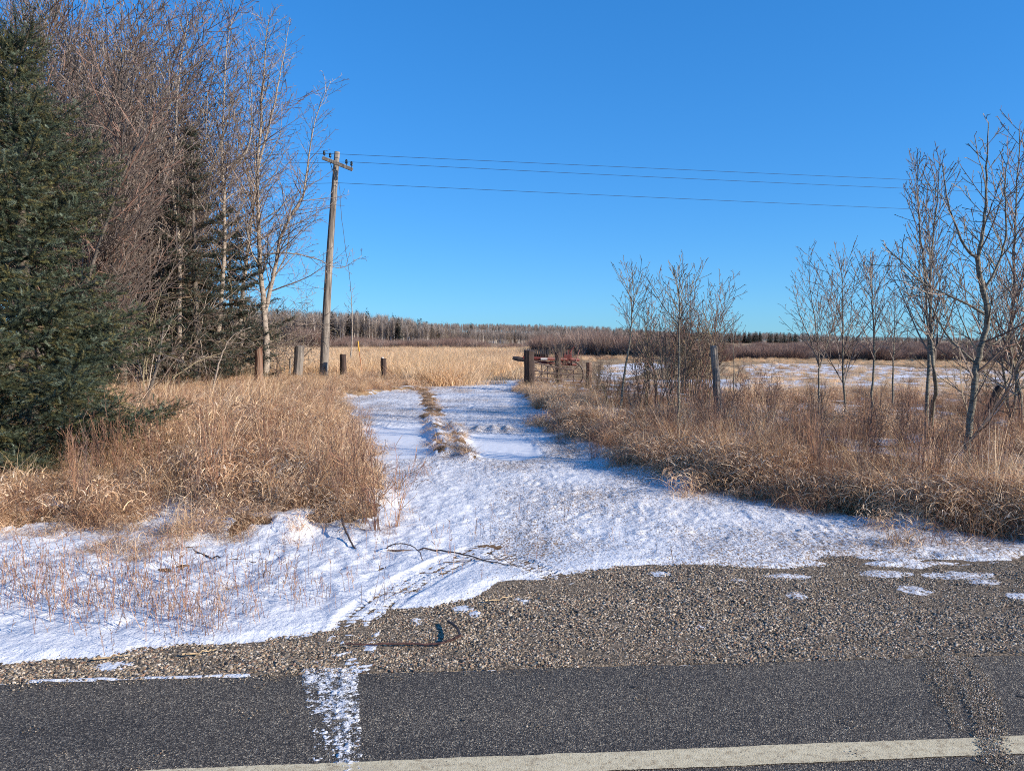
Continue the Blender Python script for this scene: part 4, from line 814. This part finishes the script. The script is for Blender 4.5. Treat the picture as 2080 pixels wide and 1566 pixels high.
# ------------------------------------------------------------------ thicket of bare trees
TH = [dict(seg=.3, w=.05, up=.01, n=0, L=0, a=0), dict(seg=.25, w=.08, up=.06, n=4.6, L=.30, a=38, t0=.12, shape=lambda t: 1.2 - .8 * t, rr=.010, tip=.007),
      dict(seg=.15, w=.10, up=.06, n=5.0, L=.38, a=40, t0=.1, rr=.009, tip=.0062), dict(seg=.11, w=.12, up=.07, n=5.4, L=.42, a=42, t0=.1, rr=.009, tip=.0056)]
def tree_proto(seed, stems, H, cfg, cols, bark, spread=.12, r0=.07):
    r = random.Random(seed); out = []
    for k in range(stems):
        a = r.random() * 6.28; branch(r, (.1 * math.cos(a) * (stems > 1), .1 * math.sin(a) * (stems > 1), -.1), nrm((spread * math.cos(a), spread * math.sin(a), 1)), H * r.uniform(.8, 1), r0 * r.uniform(.7, 1), 0, cfg, out)
    return woody('t', out, 0, bark, cols, None, np.random.RandomState(seed))
THC = [(.165, .13, .108), (.125, .096, .08), (.21, .17, .14), (.145, .105, .085), (.095, .072, .06)]
TP = [tree_proto(800 + k, 2 + k % 2, 9.5, TH, [THC + GREYT, THC, THC + REDT[:2]][k % 3], M_GREYBARK, .09, .06) for k in range(4)] + [tree_proto(820 + k, 1, 11, BI[:1] + [cfgx(BI, n1=3.2, L1=.22)[1]] + BI[2:], GREYT + REDT[:2], M_BIRCH, .05, .09) for k in range(2)]
def copyt(name, ms, x, y, rz, s, label, group):
    return put(name, ms, x, y, rz, s, label, 'tree', group)
TG = 'bare trees of the thicket behind the large spruce'
TL = ['multi stemmed bare grey brown tree with upswept twigs in the thicket', 'reddish twiggy bare tree with upswept limbs in the thicket', 'grey bare tree with upswept twigs in the thicket', 'multi stemmed bare grey brown tree with upswept twigs in the thicket', 'tall bare birch standing inside the thicket', 'tall bare birch standing inside the thicket']
tops = lambda px: np.interp(px, [-200, 230, 290, 340, 385, 430], [-120, -60, -20, 30, 90, 200])
for q in range(42):
    px = [-160, -100, -40, 10, 60, 100, 140, 175, 210, 240, 270, 300, 325, 350, 300, 280, 260][q % 17] + rs.uniform(-14, 14); Y = 15 + 9 * rs.rand(); 
    if q >= 17: px = rs.uniform(60, 385)
    if px > 250: Y = 28 + 7 * rs.rand()
    elif px > 180: Y = 22 + 8 * rs.rand()
    x = (px - 1040) / F * Y; h = (691 - tops(px) - rs.uniform(-10, 170 if q > 8 else 60)) / F * Y + HC; k = rs.randint(6) if q % 5 == 0 else rs.randint(4); s = h / (9.3 if k < 4 else 11)
    copyt('bare_tree', TP[k], x, Y, rs.rand() * 6.28, s, TL[k], TG)
# low tangled brush under the wood
AL = [dict(seg=.2, w=.10, up=-.01, n=0, L=0, a=0), dict(seg=.15, w=.13, up=.0, n=4, L=.42, a=50, t0=.2, rr=.010, tip=.006), dict(seg=.11, w=.15, up=.01, n=4.5, L=.45, a=50, t0=.1, rr=.01, tip=.0048), dict(seg=.1, w=.15, up=.02, n=5, L=.4, a=50, t0=.1, rr=.01, tip=.0045)]
ALM = [shrub_meshes(860 + k, 9, 3.4, 1.1, AL, GREYT + OLIVE[:1], .018) for k in range(3)]
for q, (px, py) in enumerate([(330, 800), (400, 795), (460, 785), (520, 778), (575, 772), (300, 820), (350, 780), (430, 775), (490, 770), (600, 765), (270, 790), (545, 765), (240, 800), (390, 770), (200, 790), (150, 790)]):
    x, y = gp(px, py); h = (py - [560, 560, 560, 600, 610, 600, 520, 540, 580, 650, 520, 630, 500, 520, 480, 470][q]) / F * y; s = h / 3.0
    put('tangled_shrub', ALM[q % 3], x, y, rs.rand() * 6.28, s, 'tangled bare grey shrub under the edge of the wood', 'shrub', 'tangled shrubs under the wood')

# ------------------------------------------------------------------ far woods and brush
def far_tree(seed, H=10, tr=.12, ntw=120, wd=.06, pale=True):
    r = np.random.RandomState(seed); parts = []; lean = r.normal(0, .3, 2)
    t = np.linspace(0, 1, 5); P = np.stack([lean[0] * t ** 2, lean[1] * t ** 2, H * .9 * t], 1); col = np.array([(.72, .64, .55) if pale else (.24, .18, .15)])
    parts.append(tubes([(P, tr * (1 - .85 * t))], 3, np.array(col), cap=False))
    z0 = H * r.uniform(.3, .85, ntw); a = r.rand(ntw) * 6.28; L = H * .14 * (1.25 - z0 / H) * r.uniform(.5, 1.4, ntw) * 1.9
    D = np.stack([np.cos(a) * .55, np.sin(a) * .55, .85 + .3 * r.rand(ntw)], 1); b = np.stack([lean[0] * (z0 / H) ** 2, lean[1] * (z0 / H) ** 2, z0], 1) + .25 * r.randn(ntw, 3) * [1, 1, .3]; w_ = np.stack([-np.sin(a), np.cos(a), 0 * a], 1) * wd * .5
    V = np.stack([b - w_, b + w_, b + D * L[:, None]], 1).reshape(-1, 3); c = np.array([(.29, .24, .205), (.38, .33, .285), (.23, .185, .155), (.31, .245, .205)])[r.randint(4, size=ntw)]
    parts.append((V, np.arange(len(V)).reshape(-1, 3), np.repeat(c, 3, 0))); V, F_, C = join(parts); return mesh('far_tree', V, F_, M_FAR, col=C)
def far_conifer(seed, H=10):
    r = np.random.RandomState(seed); n_ = 260; z = H * (1 - r.rand(n_) ** .7 * .95); a = r.rand(n_) * 6.28; R0 = (H - z) * .2 + .15; b = np.stack([0 * z, 0 * z, z], 1); D = np.stack([np.cos(a), np.sin(a), 0 * a - .25], 1) * R0[:, None] * r.uniform(.6, 1.2, (n_, 1))
    w_ = np.stack([-np.sin(a), np.cos(a), 0 * a], 1) * .22; V = np.stack([b - w_ * .3, b + D - w_, b + D + w_ + [0, 0, .2]], 1).reshape(-1, 3)
    return mesh('far_conifer', V, np.arange(len(V)).reshape(-1, 3), M_FAR, col=np.tile([(.028, .034, .024)], (len(V), 1)) * np.repeat(r.uniform(.6, 1.3, (n_, 1)), 3, 0))
FT = [far_tree(k) for k in range(4)] + [far_tree(k + 10, pale=False, ntw=170) for k in range(3)] + [far_conifer(30), far_conifer(31)]
pts, sc, ix = [], [], []
def wood(px0, px1, Y0, dY, tops_, n_, pcon=.05, ppale=.5):
    for q in range(n_):
        px = rs.uniform(px0, px1); Y = Y0 + dY * rs.rand() ** 1.3; x = (px - 1040) / F * Y; ty = np.interp(px, tops_[0], tops_[1]); g = zt(x, Y)
        h = (691.5 - ty) / F * Y + HC - g; u = rs.rand(); con = u < pcon
        pts.append((x, Y, g)); k = rs.randint(7, 9) if con else (rs.randint(0, 4) if rs.rand() < ppale else rs.randint(4, 7)); ix.append(k)
        s = h / 10 * (rs.uniform(.66, 1.06) if not con else rs.uniform(.8, 1.1)); sc.append((s * 1.1, s * 1.1, s))
wood(380, 905, 262, 60, ([380, 600, 740, 800, 850, 868, 905], [620, 628, 632, 640, 646, 654, 664]), 1300, .04, .6)
wood(870, 1240, 330, 60, ([860, 905, 1000, 1100, 1240], [658, 664, 668, 670, 672]), 900, .02, .35)
wood(1180, 2250, 420, 90, ([1180, 1300, 1480, 1560, 1650, 1700, 1800, 2080, 2250], [668, 672, 674, 674, 677, 681, 683, 686, 688]), 2300, .07, .5)
wood(1480, 1680, 400, 15, ([1480, 1525, 1580, 1640, 1680], [676, 672, 676, 678, 684]), 60, .6, .2)
wood(860, 1420, 1000, 350, ([860, 1000, 1100, 1180, 1260, 1330, 1420], [655, 657, 658.5, 660, 664, 670, 676]), 1400, .03, .3)
tag(scatter('far_woods', FT, np.array(pts), rs.rand(len(pts)) * 6.28, np.array(sc), idx=np.array(ix), label='bare grey brown woods along the horizon', cat='woods'))
def far_brush(seed, col, n_=240, H=2.6, R=1.5):
    r = np.random.RandomState(seed); a = r.rand(n_) * 6.28; d = R * .5 * np.sqrt(r.rand(n_)); b = np.stack([d * np.cos(a), d * np.sin(a), 0 * a + .9 * r.rand(n_) ** 2], 1); lean = r.normal(0, .28, (n_, 2)) + np.stack([np.cos(a), np.sin(a)], 1) * .2
    L = H * r.uniform(.35, .8, n_); tip = b + np.stack([lean[:, 0], lean[:, 1], np.ones(n_)], 1) * L[:, None]; w_ = np.stack([-np.sin(a * 3), np.cos(a * 3), 0 * a], 1) * .014
    V = np.stack([b - w_, b + w_, tip], 1).reshape(-1, 3); c = np.array(col)[r.randint(len(col), size=n_)] * r.uniform(.7, 1.3, (n_, 1)); return mesh('far_brush', V, np.arange(len(V)).reshape(-1, 3), M_FAR, col=np.repeat(c, 3, 0))
FB = [far_brush(k, [(.34, .25, .20), (.27, .18, .14), (.38, .30, .25), (.22, .14, .11)]) for k in range(3)] + [far_brush(k + 5, [(.19, .12, .095), (.24, .145, .115), (.15, .10, .08)]) for k in range(3)]
pts, sc, ix = [], [], []
def brush(px0, px1, pyb, pyt, dY, n_, red):
    for q in range(n_):
        px = rs.uniform(px0, px1); cl = fbm(np.array([px * .02]), np.array([pyb[0] * 1.]), 900, 4)[0]
        if rs.rand() > .75 + cl * 1.2: continue
        y0 = gp(1040, np.interp(px, [px0, px1], pyb))[1]; Y = y0 * (1 + dY * rs.rand() ** 1.5); x = (px - 1040) / F * Y
        h = (691 - np.interp(px, np.linspace(px0, px1, len(pyt)), pyt)) / F * Y + HC; s = h / 2.9 * rs.uniform(.6, 1.15) * (1 + .35 * cl); pts.append((x, Y, zt(x, Y))); sc.append((s * 1.1 if s > .6 else .75, s * 1.1 if s > .6 else .75, s)); ix.append(rs.randint(3, 6) if rs.rand() < red else rs.randint(0, 3))
brush(1460, 2250, [728, 738], [704, 700, 700, 702, 700], .5, 1300, .8)
brush(1440, 2250, [709, 711], [692, 690, 691, 691, 690], .7, 900, .5)
brush(1460, 2250, [717, 720], [697, 694, 694, 695, 694], .5, 700, .8)
brush(1090, 1480, [722, 728], [684, 668, 672, 676, 690], .35, 700, .45)
brush(1380, 1480, [735, 735], [690, 694, 700], .2, 120, .95)
brush(820, 1110, [708, 712], [690, 686, 690, 688, 690, 684], .3, 420, .5)
brush(560, 960, [709, 709], [686, 690, 684, 688, 684, 680], .5, 600, .55)
brush(600, 760, [708, 708], [664, 660, 672, 676], .2, 160, .8)
scatter('far_brush', FB, np.array(pts), rs.rand(len(pts)) * 6.28, np.array(sc), idx=np.array(ix), label='dark reddish brown brush bordering the far fields', cat='brush')
for q, (px, py, pt, lab) in enumerate([(915, 704, 655, 'big dark rounded shrub before the far woods'), (886, 704, 662, 'rounded shrub left of the big dark one before the far woods'), (1040, 706, 668, 'dark shrub at the far field edge behind the implement'), (756, 702, 668, 'dark low shrub at the foot of the pale birch wood')]):
    sh(SHM[q % 3], px, py, pt, lab, None, 2.45, 1.5)
    
# ------------------------------------------------------------------ utility pole, crossarm, wires
def rotz_to(d):
    return Vector(d).to_track_quat('Z', 'Y')
PY = 29.6; pb = onground(657, 779); pb = (at(657, 779, PY)[0], PY, zt(at(657, 779, PY)[0], PY)); ptop = at(685, 309, PY)
pe = empty('utility_pole', pb); tag(pe, 'leaning weathered grey wooden utility pole with a tilted crossarm', 'utility pole')
def loc(p): return np.array(p) - np.array(pb)
z = np.linspace(0, 1, 24); Pp = [tuple(loc(pb) * (1 - q) + loc(ptop) * q + np.array([-.05 * math.sin(q * 3.1), 0, -.1 * (q == 0)])) for q in z]
V, F_, _ = tubes([(Pp, [.168 - .068 * q for q in z])], 14); link('pole', mesh('pole', V, F_, M_POLE, smooth=True), pe)
a0, a1 = np.array(at(655, 321, PY - .30)), np.array(at(716, 345, PY - .34)); a0 = a0 - pb; a1 = a1 - pb; ax = a1 - a0; La = np.linalg.norm(ax)
q_ = Vector(ax).to_track_quat('X', 'Z'); Rm = np.array(q_.to_matrix()); bv, bf = boxv((0, 0, 0), (La, .10, .14)); 
import bmesh
def bev_box(name, c, s, Rm, m, parent, bw=.008):
    bm = bmesh.new(); bmesh.ops.create_cube(bm, size=1)
    for v in bm.verts: v.co = Vector((v.co.x * s[0], v.co.y * s[1], v.co.z * s[2]))
    bmesh.ops.bevel(bm, geom=bm.edges[:], offset=bw, segments=1, affect='EDGES')
    for v in bm.verts: v.co = Vector(tuple(np.array(Rm) @ np.array(v.co[:]) + np.array(c)))
    me = bpy.data.meshes.new(name); bm.to_mesh(me); bm.free(); me.materials.append(m); return link(name, me, parent)
ca = bev_box('crossarm', (a0 + a1) / 2, (La, .10, .13), Rm, M_POLE, pe, .012)
upv = Rm @ np.array([0, 0, 1.])
def lathe(prof, sides=12):
    a = np.arange(sides) * 2 * math.pi / sides; V = np.array([(r_ * math.cos(t), r_ * math.sin(t), z_) for r_, z_ in prof for t in a]); k = len(prof); i = (np.arange(k - 1)[:, None] * sides + np.arange(sides)[None]).ravel(); j = (np.arange(k - 1)[:, None] * sides + (np.arange(sides)[None] + 1) % sides).ravel()
    return V, np.stack([i, j, j + sides, i + sides], 1)
INS = []
for t in (.04, .24, .78, .95):
    c = a0 * (1 - t) + a1 * t + upv * .06
    V, F_ = lathe([(.012, 0), (.012, .07), (.045, .07), (.05, .10), (.035, .13), (.05, .15), (.042, .185), (.03, .2), (.034, .22), (.001, .235)]); link('insulator', mesh('insulator', V + c, F_, M_GLASS, smooth=True), pe); INS.append(c + np.array([0, 0, .2]) + pb)
link('brace', mesh('brace', *tubes([([tuple(a0 * .75 + a1 * .25 + [0, .05, -.06]), tuple(a0 * .55 + a1 * .45 + [0, .12, -.75])], [.012, .012])], 6)[:2], M_GALV), pe)
g0 = at(688, 372, PY - .1); drop = [at(*p, PY - .15) for p in ((688, 372), (691, 400), (694, 440), (700, 490), (708, 540), (712, 590))]
dn_ = [tuple(loc(p)) for p in densify(drop, 5, .008, random.Random(3))]; link('loose_wire', mesh('loose_wire', *tubes([(dn_, [.009] * len(dn_))], 5)[:2], M_WIRE), pe)
st_ = [tuple(loc(at(659 + .0 * k, 745, PY - .2)) + np.array([0.015, 0, -.11 * k])) for k in range(5)]; link('ground_wire_cover', mesh('ground_wire_cover', *tubes([(st_, [.022] * 5)], 6)[:2], M_GALV), pe)
def wire(A, p1, p2, lab, rad=.0075):
    """A: fixing point; p1, p2 (pixel, depth): points the wire passes; hangs in a shallow curve to the next pole out of the frame"""
    A = np.array(A); M = np.array(at(*p1)); E = np.array(at(*p2)); pts_ = []
    u = np.linspace(0, 1, 60); tm = (M[0] - A[0]) / (E[0] - A[0]); base = A[2] + (E[2] - A[2]) * tm; k = (M[2] - base) / (tm * (1 - tm)) if 0 < tm < 1 else 0
    right = [tuple(A * (1 - t) + E * t + np.array([0, 0, k * t * (1 - t)])) for t in u]; 
    Lf = A + (A - E) * .8; Lf[2] = A[2] + .3; left = [tuple(A * (1 - t) + Lf * t + np.array([0, 0, -3.2 * t * (1 - t)])) for t in np.linspace(.03, 1, 30)][::-1]
    P = left + right; C = np.array(P); c0 = C[len(left)]; o = link('power_line', mesh('power_line', *tubes([(C - c0, [rad] * len(C))], 5)[:2], M_WIRE), None, tuple(c0)); return tag(o, lab, 'power line', 'power lines strung across the sky')
wire(INS[1], (1290, 350, 33.5), (2400, 389, 41), 'topmost thin power line running right from the crossarm')
wire(INS[3], (1290, 367, 33.3), (2400, 405, 41), 'middle power line running right from the low end of the crossarm')
wire(at(687, 372, PY - .2), (1290, 405.5, 33.3), (2400, 449, 41), 'lowest power line, fixed to the pole below the crossarm')

# ------------------------------------------------------------------ posts
def post(px0, py0, px1, py1, w_px, mat, label, cat='post', group='old fence posts', dy=0, square=True, name='fence_post', up=None):
    x, y = gp(px0, py0); b = np.array((x, y, zt(x, y) - .08)); t = np.array(at(px1, py1, y + dy)); r0 = w_px / F * y / 2; n_ = 9; r = random.Random(int(px0)); P, Rr = [], []
    for i in range(n_): u = i / (n_ - 1); P.append(tuple((t - b) * u + np.array([r.gauss(0, .006), r.gauss(0, .006), 0]))); Rr.append(r0 * (1.05 - .1 * u) * r.uniform(.96, 1.04))
    V, F_, _ = tubes([(P, Rr)], 10); V[-10:] += np.array([[0, 0, r.gauss(0, .02)] for _ in range(10)])
    o = link(name, mesh(name, V, F_, mat), None, tuple(b)); return tag(o, label, cat, group)
post(525, 797, 526, 705, 16, M_POST_R, 'weathered post with a rust brown stain beside the forked birch')
post(604, 779, 609, 703, 19, M_POST_G, 'thick pale grey post left of the utility pole')
post(697, 780, 697, 720, 13, M_POST_D, 'dark short post just right of the utility pole')
p780 = post(779, 782, 779, 728, 12, M_POST_D, 'dark short post capped with a dab of snow')
post(1075, 792, 1075, 712, 21, M_POST_D, 'thick dark gate post at the right side of the drive')
post(1195, 792, 1197, 737, 13, M_POST_R, 'reddish square post standing before the snowy field')
post(1462, 872, 1449, 703, 15, M_POST_G, 'tall grey leaning post with a pointed top right of the brush clump')
post(1984, 905, 2029, 786, 15, M_POST_D, 'dark post leaning far over to the right between the right aspens')
post(1134, 786, 1133, 716, 13, M_POST_D, 'slim dark post standing among the shrubs beside the gate')
post(588, 775, 589, 728, 4, M_POST_G, 'thin pale stake left of the thick grey post', 'stake', None, name='wooden_stake')
x, y = gp(736, 775); b = np.array((x, y, zt(x, y))); t = np.array(at(727, 693, y)); me_ = empty('marker_stake', tuple(b)); tag(me_, 'thin orange marker rod with a yellow tip leaning in the field grass', 'marker stake')
m_ = (t - b); mm_ = m_ * .72; link('rod', mesh('rod', *tubes([([(0, 0, -.05), tuple(mm_ * .5 + [.01, 0, 0]), tuple(mm_)], [.017] * 3)], 6)[:2], M_RUSTROD), me_); link('tip', mesh('tip', *tubes([([tuple(mm_), tuple(m_)], [.028] * 2)], 6)[:2], M_YEL), me_)
x, y = gp(779, 782); 
# snow dab on the post
v, f = ico(2); sp_ = link('post_snow', mesh('post_snow', v * [.05, .05, .03], f, M_WHITE, smooth=True), p780); tp = at(777, 727, y); sp_.location = tuple(np.array(tp) - np.array(p780.location))

# ------------------------------------------------------------------ gate and the old red implement
GY = gp(1075, 790)[1] + .05
ga0 = at(1084, 790, GY); ge = empty('tube_gate', (ga0[0], GY, zt(ga0[0], GY))); tag(ge, 'sagging rusty tube gate hanging open behind the gate post', 'gate')
def G(px, py, dy=0): return tuple(np.array(at(px, py, GY + dy)) - np.array(ge.location))
for y0_, y1_ in ((735, 752), (752, 762), (766, 771), (778, 781)):
    link('rail', mesh('rail', *tubes([([G(1084, y0_), G(1120, (y0_ + y1_) / 2 + 1, .5), G(1166, y1_ , 1.3)], [.024] * 3)], 8)[:2], M_GALV), ge)
for px, ya, yb in ((1085, 733, 780), (1112, 742, 780), (1138, 746, 781), (1165, 750, 782)):
    k = (px - 1085) / 80 * 1.3; link('upright', mesh('upright', *tubes([([G(px, ya, k + .03), G(px, yb, k + .03)], [.02] * 2)], 8)[:2], M_GALV), ge)
IY = GY + 1.6; ic = at(1110, 780, IY); ie = empty('farm_implement', (ic[0], IY, zt(ic[0], IY))); tag(ie, 'old red farm implement with a row of dark upright teeth behind the gate', 'farm implement')
def I(px, py, dy=0): return tuple(np.array(at(px, py, IY + dy)) - np.array(ie.location))
r = random.Random(9)
for k in range(11):
    px = 1066 + k * 4.6; h = 709 + .25 * k + r.uniform(-1, 1); o = tubes([([I(px, 727, 0), I(px, (h + 727) / 2, -.03), I(px + .6, h, -.02)], [.042, .04, .018])], 5); link('tooth', mesh('tooth', o[0], o[1], M_STEEL), ie)
link('frame_bar', mesh('frame_bar', *tubes([([I(1062, 727), I(1112, 729), I(1176, 731, .5)], [.075, .07, .06])], 8)[:2], M_RED), ie)
link('lower_bar', mesh('lower_bar', *tubes([([I(1070, 735, .1), I(1120, 737, .2), I(1170, 741, .5)], [.05] * 3)], 8)[:2], M_RED), ie)
I0 = np.eye(3)
bev_box('white_plate', np.array(I(1105, 729, -.10)), (.24, .03, .07), I0, M_WHITE, ie, .004)
bev_box('red_panel', np.array(I(1090, 724, .12)), (.62, .04, .16), I0, M_RED, ie, .01); bev_box('gear_box', np.array(I(1152, 726, .4)), (.30, .3, .20), I0, M_RED, ie, .03)
bev_box('seat_back', np.array(I(1136, 712, .2)), (.20, .10, .46), I0, M_STEEL, ie, .02)
link('lever', mesh('lever', *tubes([([I(1150, 735, .3), I(1160, 712, .3), I(1166, 704, .3)], [.03, .022, .02])], 6)[:2], M_RED), ie)
for k in range(7):
    a_, b_ = 1140 + 4.5 * k + r.uniform(-2, 2), 1146 + 4 * k + r.uniform(-9, 9)
    link('rod', mesh('rod', *tubes([([I(a_, 740 + r.uniform(-3, 2), .3), I(b_, 708 + r.uniform(-3, 12), .35 + .05 * k)], [.022, .016])], 5)[:2], [M_RED, M_STEEL][k % 2]), ie)
link('draw_arm', mesh('draw_arm', *tubes([([I(1066, 731), I(1052, 729), I(1041, 727)], [.07, .085, .06])], 8)[:2], M_STEEL), ie)
link('post_leg', mesh('post_leg', *tubes([([I(1066, 712, .05), I(1067, 790, .05)], [.035, .035])], 6)[:2], M_STEEL), ie)
for px in (1100, 1158):
    c = np.array(I(px, 760, .3)); R_ = .48; ph = np.linspace(0, 2 * math.pi, 25); w_ = link('wheel', mesh('wheel', *tubes([([tuple(c + [R_ * math.cos(q), 0, R_ * math.sin(q) ]) for q in ph], [.03] * 25)], 6)[:2], M_GALV), ie)
    link('spoke', mesh('spoke', *tubes([([tuple(c), tuple(c + [R_ * math.cos(q), 0, R_ * math.sin(q)])], [.012, .012]) for q in np.arange(8) * math.pi / 4], 5)[:2], M_GALV), w_)

# ------------------------------------------------------------------ small things near the road
x, y = gp(890, 1308); b = np.array((x, y, terrain(np.array([x]), np.array([y]))[0] + .012))
def onp(px, py, h): q = gp(px, py, h); return np.array((q[0], q[1], h + zt(*q))) - b
V, F_, _ = tubes([(densify([onp(700, 1307, .012), onp(760, 1308, .016), onp(830, 1307, .015), onp(880, 1308, .016), onp(915, 1300, .035), onp(936, 1290, .06)], 5, .0016, random.Random(1)), list(np.interp(np.linspace(0, 1, 26), [0, .6, .85, 1], [.0038, .006, .0078, .0075])))], 8)
s1_ = link('stick', mesh('stick', V, F_, flat('reddish_bark', (.13, .055, .04), (.07, .035, .025), 40)), None, tuple(b)); tag(s1_, 'long thin reddish stick lying on the gravel with its thick end raised', 'stick')
V, F_, _ = tubes([(densify([onp(934, 1291, .058), onp(928, 1274, .045), onp(910, 1262, .03)], 5, .001, random.Random(2)), [.0075] * 11)], 6); link('snapped_end', mesh('snapped_end', V, F_, flat('dark_bark', (.05, .03, .025), (.03, .02, .015), 40)), s1_)
def ground_rod(name, pts_px, r0, r1, mat, label, cat, hs=None, jit=.004, seed=1):
    q0 = gp(*pts_px[0]); b_ = np.array((q0[0], q0[1], zt(*q0) + .015)); P = []
    for i, p in enumerate(pts_px): h = (hs[i] if hs else .02); q = gp(p[0], p[1], h); P.append(np.array((q[0], q[1], zt(*q) + h)) - b_)
    Pd = densify(P, 6, jit, random.Random(seed)); V, F_, _ = tubes([(Pd, list(np.linspace(r0, r1, len(Pd))))], 6); return tag(link(name, mesh(name, V, F_, mat), None, tuple(b_)), label, cat)
M_TWB = flat('dark_twig', (.12, .075, .055), (.06, .04, .03), 40); M_STRAW = flat('straw', (.62, .45, .24), (.45, .3, .16), 30)
ground_rod('bent_vine', [(783, 1112), (788, 1106), (805, 1100), (830, 1102), (850, 1116), (862, 1142)], .006, .003, M_TWB, 'dark vine arching up out of the snow beside the tyre track', 'twig', [.0, .05, .10, .10, .07, .0], .002)
ground_rod('fallen_branch', [(786, 1114), (860, 1112), (930, 1122), (1000, 1140), (1060, 1150)], .008, .003, M_TWB, 'long dark branch lying on the snow above the tyre track', 'branch', None, .006)
ground_rod('fallen_branch', [(694, 1052), (706, 1082), (722, 1110), (734, 1116)], .010, .006, M_TWB, 'short thick dark branch leaning out of the grass onto the snow', 'branch', [.12, .08, .03, .01], .003)
ground_rod('fallen_branch', [(380, 1108), (440, 1130), (480, 1132), (520, 1136)], .007, .003, M_TWB, 'thin dark branch lying in the snow under the grass clump', 'branch', None, .008)
ground_rod('fallen_branch', [(900, 1142), (960, 1136), (1020, 1134), (1050, 1132)], .004, .002, M_TWB, 'thin twig across the top of the tyre track', 'branch', None, .006)
ground_rod('straw_stalk', [(190, 1338), (230, 1332), (262, 1330)], .004, .002, M_STRAW, 'short straw stalk lying at the gravel edge far left', 'straw')
ground_rod('straw_stalk', [(370, 1328), (410, 1324), (440, 1318)], .005, .002, M_STRAW, 'pale straw stalk lying along the left gravel edge', 'straw')
ground_rod('straw_stalk', [(985, 1222), (1020, 1218), (1042, 1212)], .005, .002, M_STRAW, 'bent straw stalk on the gravel above the stick', 'straw')
